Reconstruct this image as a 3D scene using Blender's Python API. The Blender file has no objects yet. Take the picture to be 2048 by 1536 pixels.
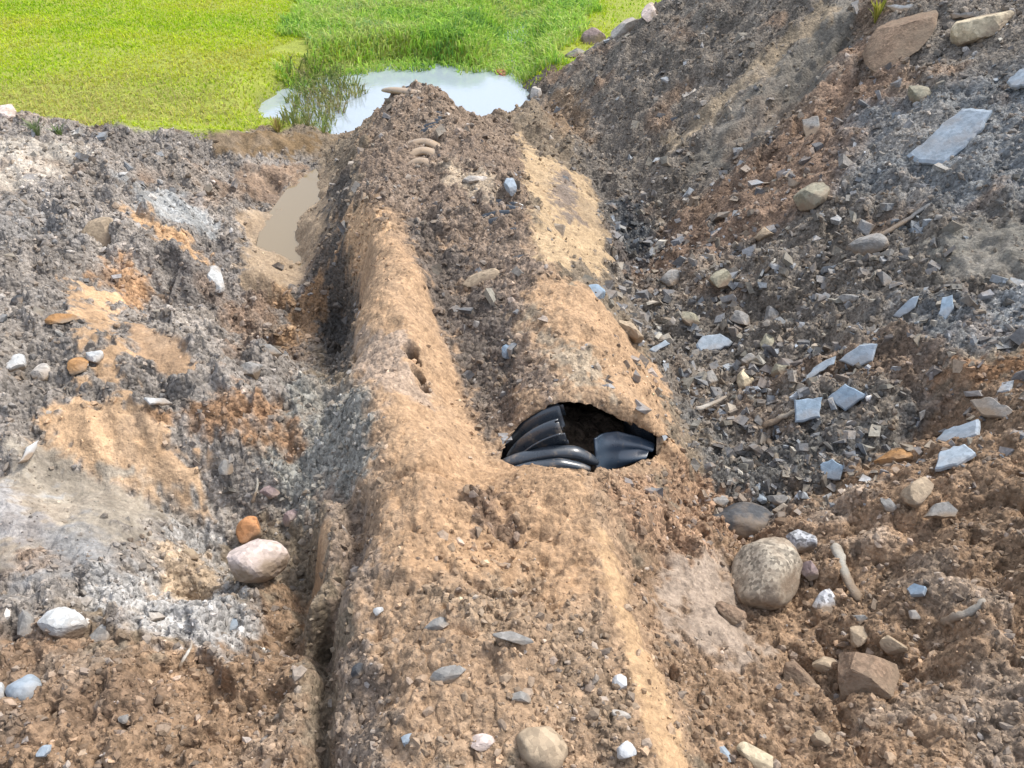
import bpy, math, random
import numpy as np
from mathutils import Vector, Matrix

random.seed(7)
RNG = np.random.default_rng(7)
scene = bpy.context.scene
COL = scene.collection

# ------------------------------------------------------------------ camera, sky, sun, exposure
CAM_Z, PITCH, FPX = 2.9, math.radians(36.0), 1577.0      # focal length in pixels of a 2048 wide frame
cd = bpy.data.cameras.new("camera")
cam = bpy.data.objects.new("camera", cd)
COL.objects.link(cam)
cam.location = (0, 0, CAM_Z)
cam.rotation_euler = (math.radians(90) - PITCH, 0, 0)
cd.sensor_width = 36.0
cd.lens = 36.0 * FPX / 2048.0
cd.clip_start, cd.clip_end = 0.05, 500.0
scene.camera = cam

SUN_EL, SUN_AZ = math.radians(52), math.radians(58)      # azimuth measured from +y towards +x
world = bpy.data.worlds.new("World")
scene.world = world
world.use_nodes = True
wn = world.node_tree
sky = wn.nodes.new("ShaderNodeTexSky")
sky.sky_type = 'NISHITA'
sky.sun_disc = False
sky.sun_elevation = SUN_EL
sky.sun_rotation = SUN_AZ
sky.air_density, sky.dust_density, sky.ozone_density = 1.0, 4.0, 1.0
wn.nodes["Background"].inputs[1].default_value = 0.15
veil = wn.nodes.new("ShaderNodeMix"); veil.data_type = 'RGBA'                # thin bright cloud over the blue
veil.inputs[0].default_value = 0.40
veil.inputs[7].default_value = (6.6, 7.0, 7.6, 1)
wn.links.new(sky.outputs[0], veil.inputs[6])
wn.links.new(veil.outputs[2], wn.nodes["Background"].inputs[0])
sl = bpy.data.lights.new("sun", 'SUN')
sl.energy, sl.angle, sl.color = 2.6, math.radians(11), (1.0, 0.95, 0.87)
sun = bpy.data.objects.new("sun", sl)
COL.objects.link(sun)
sd = Vector((math.sin(SUN_AZ) * math.cos(SUN_EL), math.cos(SUN_AZ) * math.cos(SUN_EL), math.sin(SUN_EL)))
sun.rotation_euler = sd.to_track_quat('Z', 'Y').to_euler()
sun.location = (6, 4, 12)

scene.view_settings.view_transform = 'Standard'
scene.view_settings.look = 'None'
scene.view_settings.gamma = 1.0
scene.view_settings.exposure = 0.56

# ------------------------------------------------------------------ small helpers
CP, SP = math.cos(PITCH), math.sin(PITCH)

def ray(u, v):
    a, b = (u - 1024) / FPX, (768 - v) / FPX
    return np.array([a, CP + b * SP, -SP + b * CP])

def at_z(u, v, z):
    d = ray(u, v)
    t = (z - CAM_Z) / d[2]
    return d[0] * t, d[1] * t, z

def depth_of(p):
    return p[1] * CP + (CAM_Z - p[2]) * SP

def smooth(a, b, x):
    t = np.clip((x - a) / (b - a), 0, 1)
    return t * t * (3 - 2 * t)

def _hash(ix, iy, seed):
    h = (ix.astype(np.int64) * 374761393 + iy.astype(np.int64) * 668265263 + seed * 974634777) & 0xffffffff
    h = ((h ^ (h >> 13)) * 1274126177) & 0xffffffff
    h = (h ^ (h >> 16)) & 0xffffffff
    return h.astype(np.float64) / 4294967295.0 * 2 - 1

def vnoise(x, y, seed=0):
    x0, y0 = np.floor(x), np.floor(y)
    fx, fy = x - x0, y - y0
    fx = fx * fx * (3 - 2 * fx); fy = fy * fy * (3 - 2 * fy)
    a = _hash(x0, y0, seed); b = _hash(x0 + 1, y0, seed)
    c = _hash(x0, y0 + 1, seed); d = _hash(x0 + 1, y0 + 1, seed)
    return (a + (b - a) * fx) + ((c + (d - c) * fx) - (a + (b - a) * fx)) * fy

def fbm(x, y, seed=0, oct=4, gain=0.5):
    s, amp, tot = 0, 1.0, 0.0
    for k in range(oct):
        c, n = math.cos(0.7 * k + 0.3), math.sin(0.7 * k + 0.3)
        s = s + amp * vnoise((x * c - y * n) * 2 ** k + 17.3 * k, (x * n + y * c) * 2 ** k - 9.1 * k, seed + k)
        tot += amp
        amp *= gain
    return s / tot

def cell(x, y, seed=0, tilt=1.0):
    """broken blocks: every cell has a height and a tilt of its own"""
    x = x + .22 * vnoise(x * 1.7, y * 1.7, seed + 7); y = y + .22 * vnoise(x * 1.7 + 9, y * 1.7, seed + 8)
    ix, iy = np.floor(x), np.floor(y)
    f1 = np.full(x.shape, 9.0); f2 = f1.copy(); h = np.zeros(x.shape)
    for oy in (-1, 0, 1):
        for ox in (-1, 0, 1):
            cx, cy = ix + ox, iy + oy
            dx = x - cx - .5 - .48 * _hash(cx, cy, seed); dy = y - cy - .5 - .48 * _hash(cx, cy, seed + 1)
            d = dx * dx + dy * dy
            hh = _hash(cx, cy, seed + 2) + tilt * (dx * _hash(cx, cy, seed + 3) + dy * _hash(cx, cy, seed + 4))
            k = d < f1
            f2 = np.where(k, f1, np.minimum(f2, d)); h = np.where(k, hh, h); f1 = np.where(k, d, f1)
    return h, np.sqrt(f2) - np.sqrt(f1)

# ------------------------------------------------------------------ the lie of the land
def line(pts):
    w = sorted([at_z(*p) for p in pts], key=lambda p: p[1])
    w = np.array(w)
    return w[:, 1], w[:, 0], w[:, 2]

LINES = dict(
    LT=line([(600, 1700, .9), (650, 1536, .82), (652, 1400, .74), (635, 1300, .64), (600, 1200, .50), (575, 1080, .40), (590, 960, .54), (610, 860, .64), (645, 765, .68),
             (676, 735, -.10), (662, 640, -.08), (615, 580, .10), (575, 500, -.02), (606, 420, -.02), (638, 340, .02), (652, 312, .10), (668, 290, -.04),
             (700, 265, -.1), (745, 215, -.12)]),
    ML=line([(670, 1700, .95), (690, 1536, .93), (690, 1300, .92), (690, 1150, .9), (716, 1000, .88), (735, 850, .86),
             (722, 700, .84), (722, 560, .8), (725, 450, .76), (730, 370, .7), (760, 270, .6), (785, 200, .52)]),
    MC=line([(900, 1700, 1.03), (900, 1536, 1.02), (900, 1300, 1.0), (870, 1100, .98), (850, 900, .95), (815, 700, .92),
             (785, 550, .88), (785, 430, .82), (800, 300, .72), (815, 190, .62)]),
    MG=line([(1080, 1700, 1.0), (1060, 1536, .98), (1040, 1300, .96), (1010, 1120, .9), (990, 1000, .78), (965, 880, .62), (925, 740, .60),
             (880, 600, .64), (855, 500, .70), (850, 380, .72), (840, 290, .7), (830, 185, .63)]),
    PC=line([(1420, 1700, .93), (1340, 1536, .92), (1270, 1280, .9), (1205, 1060, .88), (1165, 820, .88), (1110, 640, .86),
             (1040, 500, .83), (980, 400, .8), (920, 320, .76), (880, 255, .7), (850, 185, .63)]),
    PR=line([(1520, 1700, .75), (1470, 1536, .72), (1420, 1330, .64), (1380, 1150, .55), (1345, 960, .45), (1320, 830, .45), (1275, 700, .45),
             (1215, 560, .36), (1180, 430, .34), (1105, 320, .28), (1020, 262, .26), (930, 215, .3)]),
    RT=line([(1580, 1700, .74), (1550, 1536, .68), (1510, 1360, .55), (1490, 1180, .40), (1490, 1050, .30), (1460, 950, .22),
             (1400, 830, .16), (1330, 680, .08), (1275, 545, .02), (1240, 460, -.02), (1185, 360, -.04), (1110, 285, -.1),
             (1065, 245, -.12), (1040, 205, -.12)]),
)

GX0, GX1, GY0, GY1, GR = -14.0, 14.0, -1.5, 26.0, 0.025
gx = np.arange(GX0, GX1 + 1e-6, GR)
gy = np.arange(GY0, GY1 + 1e-6, GR)

def base_row(y):
    L = {k: (np.interp(y, v[0], v[1]), np.interp(y, v[0], v[2])) for k, v in LINES.items()}
    xk, zk = [], []
    lx, lz = L['LT']
    lh = np.interp(y, [0, 2, 4, 6, 6.9, 7.6], [.95, .85, .78, .58, .46, .40])        # height of the left bank
    ls = np.interp(y, [0, 1.5, 3, 6, 8], [.35, .42, .42, .40, .30])
    for d in (14, 6, 3.5, 2.6, 1.9, 1.3, .8, .4):
        zz = lz + ls * d
        zz = lh + .18 * (zz - lh) if zz > lh else zz
        xk.append(lx - d); zk.append(min(zz, lh + .25))
    for k in ('LT', 'ML', 'MC', 'MG', 'PC', 'PR', 'RT'):
        xx = L[k][0]
        if xk and xx <= xk[-1] + .02:
            xx = xk[-1] + .02
        xk.append(xx); zk.append(L[k][1])
    rx, rz = xk[-1], zk[-1]
    rs = np.interp(y, [0, 1.2, 2.2, 3.0, 4.5, 7, 10], [.16, .20, .30, .42, .50, .56, .66])
    fb = .35 * smooth(7, 9, y)
    for d in (.25, .7, 1.4, 2.4, 3.6, 5, 14):
        zz = rz + rs * d * ((0.75 if d < .3 else 1.0) + fb * math.exp(-d / 1.2))
        xk.append(rx + d); zk.append(min(zz, 2.35 + .01 * d))
    return np.interp(gx, xk, zk), L

ZB = np.empty((len(gy), len(gx)))
for j, y in enumerate(gy):
    ZB[j], _ = base_row(y)
XX, YY = np.meshgrid(gx, gy)

def gblur(A, s):
    r = int(3 * s) + 1
    k = np.exp(-.5 * (np.arange(-r, r + 1) / s) ** 2); k /= k.sum()
    P = np.pad(A, ((r, r), (0, 0)), mode='edge')
    A = sum(k[i] * P[i:i + A.shape[0]] for i in range(2 * r + 1))
    P = np.pad(A, ((0, 0), (r, r)), mode='edge')
    return sum(k[i] * P[:, i:i + A.shape[1]] for i in range(2 * r + 1))

# beyond the bank: the mound ends, the embankment's far face falls away, pond hollow, flat meadow
flat = 0.28 + 0.03 * fbm(XX * .4, YY * .4, 3)
pondm = np.maximum(((XX + 1.35) / 1.75) ** 2, 0) + ((YY - 10.0) / 1.85) ** 2          # pond hollow
pond_z = -0.22 + 0.5 * smooth(.55, 1.25, pondm + .25 * fbm(XX * .9, YY * .9, 5))
pond_z = np.minimum(pond_z, .28)
chan = np.abs(XX - np.interp(YY, [9, 12, 14, 18, 26], [-.3, .0, .1, .6, 1.5]))
chan_z = -.05 + .35 * smooth(.15, .7, chan)                                           # wet rill leading out of the pond
back = np.minimum(np.minimum(flat, pond_z), np.where(YY > 10.5, chan_z, 9))
mend = smooth(8.75, 8.25, YY + .9 * np.maximum(0, np.abs(XX + 1.0) - .55))
toe = np.interp(gy, LINES['RT'][0], LINES['RT'][1])[:, None]
leftx = np.interp(gy, LINES['LT'][0], LINES['LT'][1])[:, None]
m_left = smooth(8.5, 7.4, YY + .25 * fbm(XX * 1.5, YY * 1.5, 8))
yf = 9.85 + .30 * np.clip(XX, 0, 6)
m_right = smooth(yf + .75, yf - .25, YY + .25 * fbm(XX * 1.7, YY * 1.7, 9))
isR = smooth(-.15, .25, XX - toe)
isL = smooth(.1, -.3, XX - leftx)
mask = isR * m_right + isL * m_left + (1 - isR - isL).clip(0, 1) * mend
Z0 = back + (ZB - back) * mask
# gully between grey bank and the brown heap on the right, bench above it
def seg_d(X, Y, pts):
    d = np.full(X.shape, 1e9)
    for (x0, y0), (x1, y1) in zip(pts[:-1], pts[1:]):
        vx, vy = x1 - x0, y1 - y0
        t = np.clip(((X - x0) * vx + (Y - y0) * vy) / (vx * vx + vy * vy), 0, 1)
        d = np.minimum(d, np.hypot(X - x0 - t * vx, Y - y0 - t * vy))
    return d
gul = [at_z(*p)[:2] for p in ((1480, 1000, .3), (1640, 935, .38), (1770, 865, .5), (1900, 755, .72))]
Z0 = Z0 - .17 * np.exp(-(seg_d(XX, YY, gul) / .15) ** 2)
heap = at_z(1930, 1000, .8)
Z0 = Z0 + .10 * np.exp(-(((XX - heap[0]) / .55) ** 2 + ((YY - heap[1]) / .4) ** 2))
# crust ledge running beside the left gutter
crust = [at_z(*p)[:2] for p in ((655, 1040, .62), (640, 1120, .62), (628, 1190, .62), (612, 1250, .6))]
dC = seg_d(XX, YY, crust)
Z0 = gblur(Z0, 1.7)
Z0 = Z0 + .12 * np.exp(-(dC / .05) ** 4) - .10 * np.exp(-((dC - .11) / .045) ** 2)
# gouge cut by the bucket on the right bank
gou = [at_z(*p)[:2] for p in ((1350, 330, .55), (1480, 210, .95), (1690, 20, 1.45))]
dG = seg_d(XX, YY, gou)
Z0 = Z0 - .09 * np.exp(-(dG / .22) ** 4)
# folds running down both banks
Z0 = Z0 + isL * m_left * .09 * fbm(XX * 1.3 + YY * .5, YY * 1.9 - XX * .7, 21, 3)
Z0 = Z0 + isR * m_right * .07 * fbm(XX * 1.6 - YY * .4, YY * 1.3, 22, 3)

def samp(A, x, y):
    fx = np.clip((np.asarray(x) - GX0) / GR, 0, len(gx) - 1.001)
    fy = np.clip((np.asarray(y) - GY0) / GR, 0, len(gy) - 1.001)
    ix, iy = fx.astype(int), fy.astype(int)
    tx, ty = fx - ix, fy - iy
    return ((A[iy, ix] * (1 - tx) + A[iy, ix + 1] * tx) * (1 - ty) + (A[iy + 1, ix] * (1 - tx) + A[iy + 1, ix + 1] * tx) * ty)

wob = smooth(.3, .8, np.hypot(XX - .3, YY - 2.6))
WX = wob * (.11 * fbm(XX * 1.7, YY * 1.7, 301, 3) + .05 * fbm(XX * 5, YY * 5, 303, 2))
WY = wob * (.12 * fbm(XX * 1.7 + 31, YY * 1.7, 302, 3) + .05 * fbm(XX * 5 + 11, YY * 5, 304, 2))
Z0 = samp(Z0, XX + WX, YY + WY)

# the buried pipe: centre line (x, y, z of the axis) and radius
R_PIPE = .37
PIPE_AX = [(.36, 1.9, .47), (.315, 2.6, .47), (.27, 3.3, .46), (.10, 4.3, .43), (-.17, 5.4, .39), (-.52, 6.6, .33), (-.80, 7.6, .27), (-1.0, 8.5, .22)]
pa = np.array(PIPE_AX)
def pipe_axis(y):
    return np.interp(y, pa[:, 1], pa[:, 0]), np.interp(y, pa[:, 1], pa[:, 2])
axx, axz = pipe_axis(gy)
dx = XX - axx[:, None]
RC = R_PIPE + .035
crown = axz[:, None] + np.where(np.abs(dx) < .8 * RC, np.sqrt(np.maximum(0, RC ** 2 - dx ** 2)), .6 * RC - 1.33 * (np.abs(dx) - .8 * RC))
cov = (np.abs(dx) < .8) & (YY > 2.70) & (YY < 8.45)
Z0 = np.where(cov, np.maximum(Z0, crown), Z0)
Z0 = gblur(Z0, .8)
# slump in front of the broken pipe
hc = at_z(1185, 935, .68)
Z0 = Z0 - .10 * np.exp(-(((XX - hc[0]) / .26) ** 2 + ((YY - hc[1]) / .12) ** 2)) * (YY < 2.72)

TT = np.concatenate([np.arange(1.2, 6, .008), np.arange(6, 12, .02), np.arange(12, 40, .1)])
def at(u, v):
    d = ray(u, v)
    P = TT[:, None] * d[None, :]
    h = samp(Z0, P[:, 0], P[:, 1])
    below = (P[:, 2] + CAM_Z) < h
    i = int(np.argmax(below)) if below.any() else len(TT) - 1
    if i == 0:
        i = 1
    a = P[i - 1, 2] + CAM_Z - h[i - 1]; b = P[i, 2] + CAM_Z - h[i]
    k = a / (a - b) if a != b else 0
    t = TT[i - 1] + (TT[i] - TT[i - 1]) * np.clip(k, 0, 1)
    p = d * t
    return Vector((p[0], p[1], p[2] + CAM_Z))

def normal_at(x, y, e=.06):
    zx = (samp(Z0, x + e, y) - samp(Z0, x - e, y)) / (2 * e)
    zy = (samp(Z0, x, y + e) - samp(Z0, x, y - e)) / (2 * e)
    return Vector((-float(zx), -float(zy), 1)).normalized()

# ------------------------------------------------------------------ soil zones: (outline on the ground, colour, coarseness, edge softness)
SAND = (.41, .275, .168); SAND2 = (.375, .247, .148); ORANGE = (.50, .335, .20)
GREY = (.228, .207, .187); PALE = (.37, .362, .35); DARK = (.13, .112, .10); BROWN = (.245, .165, .105)
WALL = (.16, .141, .12); WBROWN = (.19, .13, .092); BLUEG = (.17, .178, .182); TAN = (.325, .225, .146)
ZONES = [
    ([(0, 240), (420, 265), (640, 300), (640, 560), (640, 980), (480, 1060), (0, 1320), (-300, 1300), (-300, 240)], GREY, 1.0, .10),
    ([(-200, 1270), (300, 1285), (480, 1235), (600, 1190), (650, 1536), (650, 1650), (-200, 1650)], BROWN, .8, .07),
    ([(640, 1650), (650, 1100), (690, 950), (700, 480), (760, 200), (900, 190), (1050, 300), (1090, 540), (1300, 750), (1360, 880), (1290, 1100), (1420, 1536), (1440, 1650)], TAN, .58, .05),
    ([(1400, 1650), (1400, 1500), (1250, 1100), (1350, 920), (1480, 1000), (1650, 980), (1860, 790), (2100, 690), (2300, 700), (2300, 1650)], BROWN, .85, .06),
    ([(1040, 190), (1340, -40), (2300, -40), (2300, 690), (2048, 690), (1860, 780), (1640, 965), (1480, 960), (1350, 800), (1215, 545), (1150, 320)], WALL, 1.0, .06),
    ([(1520, 110), (1740, 60), (1830, 220), (1640, 400), (1450, 490), (1240, 545), (1290, 480), (1480, 340), (1620, 200)], WBROWN, .8, .14),
    ([(1700, 240), (2200, 60), (2200, 420), (1900, 420), (1700, 380)], BLUEG, .9, .25),
    ([(1850, 470), (2100, 420), (2100, 560), (1900, 560)], (.20, .19, .165), .35, .12),
    ([(1750, 600), (2100, 560), (2100, 690), (1850, 690)], BLUEG, 1.0, .12),
    ([(1390, 300), (1520, 130), (1700, -20), (1750, -20), (1660, 150), (1450, 330), (1350, 345)], (.165, .152, .13), .45, .10),
    ([(1330, 270), (1500, 130), (1640, 10), (1662, 20), (1510, 165), (1350, 300)], (.255, .205, .145), .5, .05),
    ([(1210, 400), (1290, 400), (1320, 500), (1225, 530)], (.07, .078, .085), .9, .06),
    ([(1370, 830), (1500, 880), (1740, 850), (1860, 770), (1900, 790), (1660, 960), (1560, 1040), (1490, 1040), (1400, 940)], (.125, .122, .115), 1.0, .07),
    ([(1080, 190), (1160, 180), (1190, 290), (1100, 290)], (.22, .155, .10), .9, .1),
    ([(2048, 690), (1900, 720), (1870, 760), (1960, 770), (2100, 760), (2100, 680)], (.24, .135, .07), .8, .06),
    ([(1340, 1110), (1440, 1110), (1460, 1230), (1540, 1290), (1480, 1350), (1350, 1260)], (.33, .265, .21), .3, .07),
    ([(1190, 960), (1400, 920), (1470, 1030), (1400, 1110), (1280, 1080), (1210, 1050)], (.30, .195, .125), 1.0, .05),
    # mound
    ([(560, 775), (640, 745), (760, 790), (772, 900), (740, 985), (600, 1010), (520, 900)], (.255, .25, .225), 1.0, .06),
    ([(740, 250), (830, 150), (1050, 280), (1065, 420), (900, 430), (700, 430)], (.215, .165, .125), .95, .08),
    ([(600, 440), (720, 320), (706, 480), (716, 745), (630, 755), (620, 600)], (.095, .085, .075), .95, .04),  # dark soil, darkened further: the left wall's shade is put into the colour
    ([(900, 400), (1040, 420), (1080, 560), (1060, 640), (1130, 760), (1100, 800), (980, 800), (930, 600)], (.235, .18, .14), .95, .06),
    ([(720, 330), (900, 280), (1050, 300), (1065, 520), (960, 545), (800, 420), (720, 430)], (.205, .155, .118), .95, .08),
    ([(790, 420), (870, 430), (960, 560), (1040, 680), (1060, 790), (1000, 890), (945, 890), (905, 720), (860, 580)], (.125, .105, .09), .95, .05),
    ([(900, 330), (990, 350), (980, 400), (900, 370)], (.42, .34, .25), .7, .06),
    ([(680, 430), (790, 420), (770, 490), (690, 560)], ORANGE, .7, .06),
    ([(722, 500), (800, 480), (850, 580), (900, 720), (950, 850), (1000, 925), (900, 970), (780, 960), (765, 850), (712, 720)], SAND, .35, .03),
    ([(720, 670), (810, 660), (850, 800), (760, 840), (720, 770)], (.38, .29, .22), .5, .06),
    ([(1080, 570), (1180, 585), (1295, 710), (1352, 875), (1330, 885), (1180, 810), (1140, 790), (1090, 700), (1050, 640)], SAND, .4, .04),
    ([(1060, 620), (1150, 690), (1230, 790), (1150, 790), (1080, 720)], (.33, .27, .2), .6, .05),
    ([(1035, 265), (1075, 310), (1190, 370), (1218, 525), (1130, 545), (1075, 525), (1062, 400)], (.44, .325, .20), .3, .05),
    ([(1120, 330), (1150, 350), (1150, 440), (1110, 430)], (.2, .165, .14), .4, .05),
    ([(780, 960), (1000, 930), (1180, 960), (1210, 1200), (1130, 1240), (900, 1150), (760, 1130), (740, 1010)], SAND2, .42, .05),
    ([(650, 980), (740, 980), (750, 1200), (770, 1536), (770, 1650), (640, 1650), (650, 1250)], (.235, .185, .145), .8, .06),
    ([(910, 980), (1000, 985), (1020, 1060), (940, 1060)], (.19, .13, .09), .9, .04),
    ([(880, 1180), (1080, 1150), (1100, 1280), (1000, 1320), (900, 1260)], (.30, .22, .15), .9, .07),
    ([(1120, 1250), (1200, 1200), (1270, 1400), (1310, 1600), (1230, 1600)], (.26, .19, .13), .85, .05),
    ([(1180, 1030), (1222, 1090), (1300, 1300), (1390, 1536), (1430, 1650), (1330, 1650), (1300, 1480), (1235, 1250)], (.45, .305, .178), .2, .025),
    # left bank
    ([(648, 1035), (668, 1040), (652, 1150), (632, 1262), (604, 1262), (626, 1130)], SAND, .15, .02),
    ([(420, 560), (560, 560), (600, 720), (480, 700)], (.20, .14, .10), 1.0, .1),
    ([(330, 480), (480, 470), (500, 560), (400, 640), (330, 600)], (.165, .15, .138), 1.0, .1),
    ([(0, 380), (150, 420), (180, 480), (0, 480)], (.19, .18, .17), 1.0, .1),
    ([(-50, 285), (150, 280), (200, 340), (-50, 390)], (.41, .37, .315), .6, .08),
    ([(240, 370), (420, 400), (430, 470), (300, 450)], (.31, .32, .32), .6, .1),
    ([(180, 500), (250, 490), (300, 560), (260, 620), (200, 560)], (.33, .20, .11), .7, .06),
    ([(260, 430), (380, 480), (400, 510), (300, 480)], (.42, .27, .15), .5, .05),
    ([(245, 640), (300, 655), (395, 735), (398, 765), (330, 745), (280, 700)], SAND, .08, .025),
    ([(150, 570), (225, 560), (240, 640), (215, 700), (250, 760), (340, 850), (405, 930), (415, 1030), (330, 1015), (200, 960), (80, 880), (100, 815), (200, 790), (165, 720)], ORANGE, .18, .04),
    ([(300, 820), (400, 780), (560, 790), (570, 870), (450, 880)], (.25, .15, .085), .9, .08),
    ([(560, 580), (630, 570), (630, 680), (560, 690)], (.34, .215, .12), .9, .06),
    ([(70, 900), (260, 985), (380, 1020), (230, 1100), (-60, 1150), (-60, 960)], (.30, .265, .215), .2, .06),
    ([(-60, 960), (70, 970), (90, 1080), (-60, 1100)], (.33, .345, .36), .35, .06),
    ([(40, 1060), (200, 1050), (240, 1130), (60, 1160)], (.2, .2, .2), .3, .08),
    ([(150, 1160), (330, 1130), (330, 1005), (440, 1050), (490, 1250), (420, 1295), (250, 1235)], PALE, 1.0, .06),
    ([(330, 1090), (420, 1080), (430, 1160), (350, 1150)], (.42, .32, .22), .8, .06),
    ([(490, 450), (560, 380), (660, 320), (650, 440), (610, 560), (495, 560)], (.33, .25, .17), .25, .06),
    ([(480, 340), (610, 330), (560, 410), (500, 400)], (.26, .185, .13), .5, .08),
    ([(400, 260), (660, 275), (640, 310), (430, 300)], (.17, .115, .06), .3, .06),
]

def poly_sd(px, py, poly):
    d = np.full(px.shape, 1e9); inside = np.zeros(px.shape, bool)
    n = len(poly)
    for i in range(n):
        x0, y0 = poly[i]; x1, y1 = poly[(i + 1) % n]
        vx, vy = x1 - x0, y1 - y0
        L = vx * vx + vy * vy + 1e-12
        t = np.clip(((px - x0) * vx + (py - y0) * vy) / L, 0, 1)
        d = np.minimum(d, (px - x0 - t * vx) ** 2 + (py - y0 - t * vy) ** 2)
        c = ((y0 > py) != (y1 > py))
        inside ^= c & (px < vx * (py - y0) / (vy if abs(vy) > 1e-12 else 1e-12) + x0)
    d = np.sqrt(d)
    return np.where(inside, -d, d)

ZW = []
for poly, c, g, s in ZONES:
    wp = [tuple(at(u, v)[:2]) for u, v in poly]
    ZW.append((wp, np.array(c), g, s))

LAWN_L = [tuple(at(u, v)[:2]) for u, v in ((-500, 240), (100, 238), (250, 252), (400, 268), (450, 262), (520, 255), (560, 258), (588, 250), (596, 170), (628, 128), (650, 60))] + [(-3.6, 18), (-30, 30), (-30, 9)]
LAWN_R = [(.55, 10.3), (1.5, 10.55), (3, 11.0), (5, 11.6), (14, 12.9), (25, 30), (3.5, 30), (1.5, 18), (.6, 13)]

MARSH = [(-2.6, 10.3), (-3.25, 12.6), (-4.4, 18), (1.8, 18), (.85, 12.0), (.55, 10.7), (.1, 11.15), (-1.0, 11.3), (-1.8, 11.2), (-2.6, 10.8)]

def soil(px, py, warp=None):
    """colour, coarseness of the soil at points"""
    if warp is None:
        warp = .03 * vnoise(px * 38, py * 38, 35) + .085 * fbm(px * 4, py * 4, 31, 4, .6) + .06 * fbm(px * 14, py * 14, 77, 3, .7)
    c = np.tile(np.array([.2, .16, .115]), (len(px), 1)); g = np.full(len(px), .7)
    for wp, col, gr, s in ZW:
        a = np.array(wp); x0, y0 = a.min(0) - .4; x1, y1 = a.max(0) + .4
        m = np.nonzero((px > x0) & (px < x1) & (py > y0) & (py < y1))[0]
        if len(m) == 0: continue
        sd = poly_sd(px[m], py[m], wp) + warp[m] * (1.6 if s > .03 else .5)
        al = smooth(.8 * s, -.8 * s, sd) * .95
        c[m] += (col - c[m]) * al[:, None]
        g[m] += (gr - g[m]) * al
    # drag marks of the bucket: streaks running down the banks, and patches of other earth
    rt = np.interp(py, LINES['RT'][0], LINES['RT'][1]); lt = np.interp(py, LINES['LT'][0], LINES['LT'][1])
    right = smooth(.05, .5, px - rt); left = smooth(.0, .4, lt - px)
    st = right * fbm((px * .62 - py * .78) * 7, (px * .78 + py * .62) * 1.1, 101, 4, .6) + left * fbm((px * .8 + py * .6) * 7, (px * .6 - py * .8) * 1.2, 103, 4, .6)
    pm = fbm(px * 2.3, py * 2.3, 107, 4, .6)
    dirty = smooth(.12, .5, pm)[:, None] * .72 * np.clip(g * 1.15, 0, 1)[:, None]
    c = c + (np.array([.205, .14, .095]) - c) * dirty * (.5 + .5 * np.clip(right + left, 0, 1))[:, None]
    light = smooth(.15, .5, fbm(px * 3.1, py * 3.1, 109, 4, .65))[:, None] * .4
    c = c + (np.array([.34, .30, .255]) - c) * light * (right + left + .3)[:, None].clip(0, 1) * (.3 + .7 * g[:, None])
    c = c * np.exp(.55 * st)[:, None]
    for poly in (LAWN_L, LAWN_R, MARSH):
        sd = poly_sd(px, py, poly)
        al = smooth(.05, -.1, sd + warp)
        c += (np.array([.26, .30, .05]) - c) * al[:, None]
        g += (.2 - g) * al
    return c, g

# ------------------------------------------------------------------ materials
def new_mat(name):
    m = bpy.data.materials.new(name); m.use_nodes = True
    nt = m.node_tree
    return m, nt, nt.nodes["Principled BSDF"]

def nd(nt, t, **kw):
    n = nt.nodes.new(t)
    for k, v in kw.items():
        setattr(n, k, v)
    return n

def mathn(nt, op, a, b=None, clamp=False):
    n = nd(nt, "ShaderNodeMath", operation=op, use_clamp=clamp)
    for i, q in enumerate((a, b)):
        if q is None: continue
        if isinstance(q, (int, float)): n.inputs[i].default_value = q
        else: nt.links.new(q, n.inputs[i])
    return n.outputs[0]

def mul_col(nt, col, fac):
    n = nd(nt, "ShaderNodeVectorMath", operation='SCALE')
    nt.links.new(col, n.inputs[0]); nt.links.new(fac, n.inputs['Scale'])
    return n.outputs[0]

def noise(nt, vec, scale, detail=3, rough=.6):
    n = nd(nt, "ShaderNodeTexNoise"); n.inputs['Scale'].default_value = scale
    n.inputs['Detail'].default_value = detail; n.inputs['Roughness'].default_value = rough
    nt.links.new(vec, n.inputs['Vector']); return n

def voro(nt, vec, scale):
    n = nd(nt, "ShaderNodeTexVoronoi"); n.inputs['Scale'].default_value = scale
    nt.links.new(vec, n.inputs['Vector']); return n

def maprange(nt, v, a, b, c, d):
    n = nd(nt, "ShaderNodeMapRange")
    nt.links.new(v, n.inputs[0])
    for i, q in enumerate((a, b, c, d)): n.inputs[i + 1].default_value = q
    return n.outputs[0]

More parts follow.
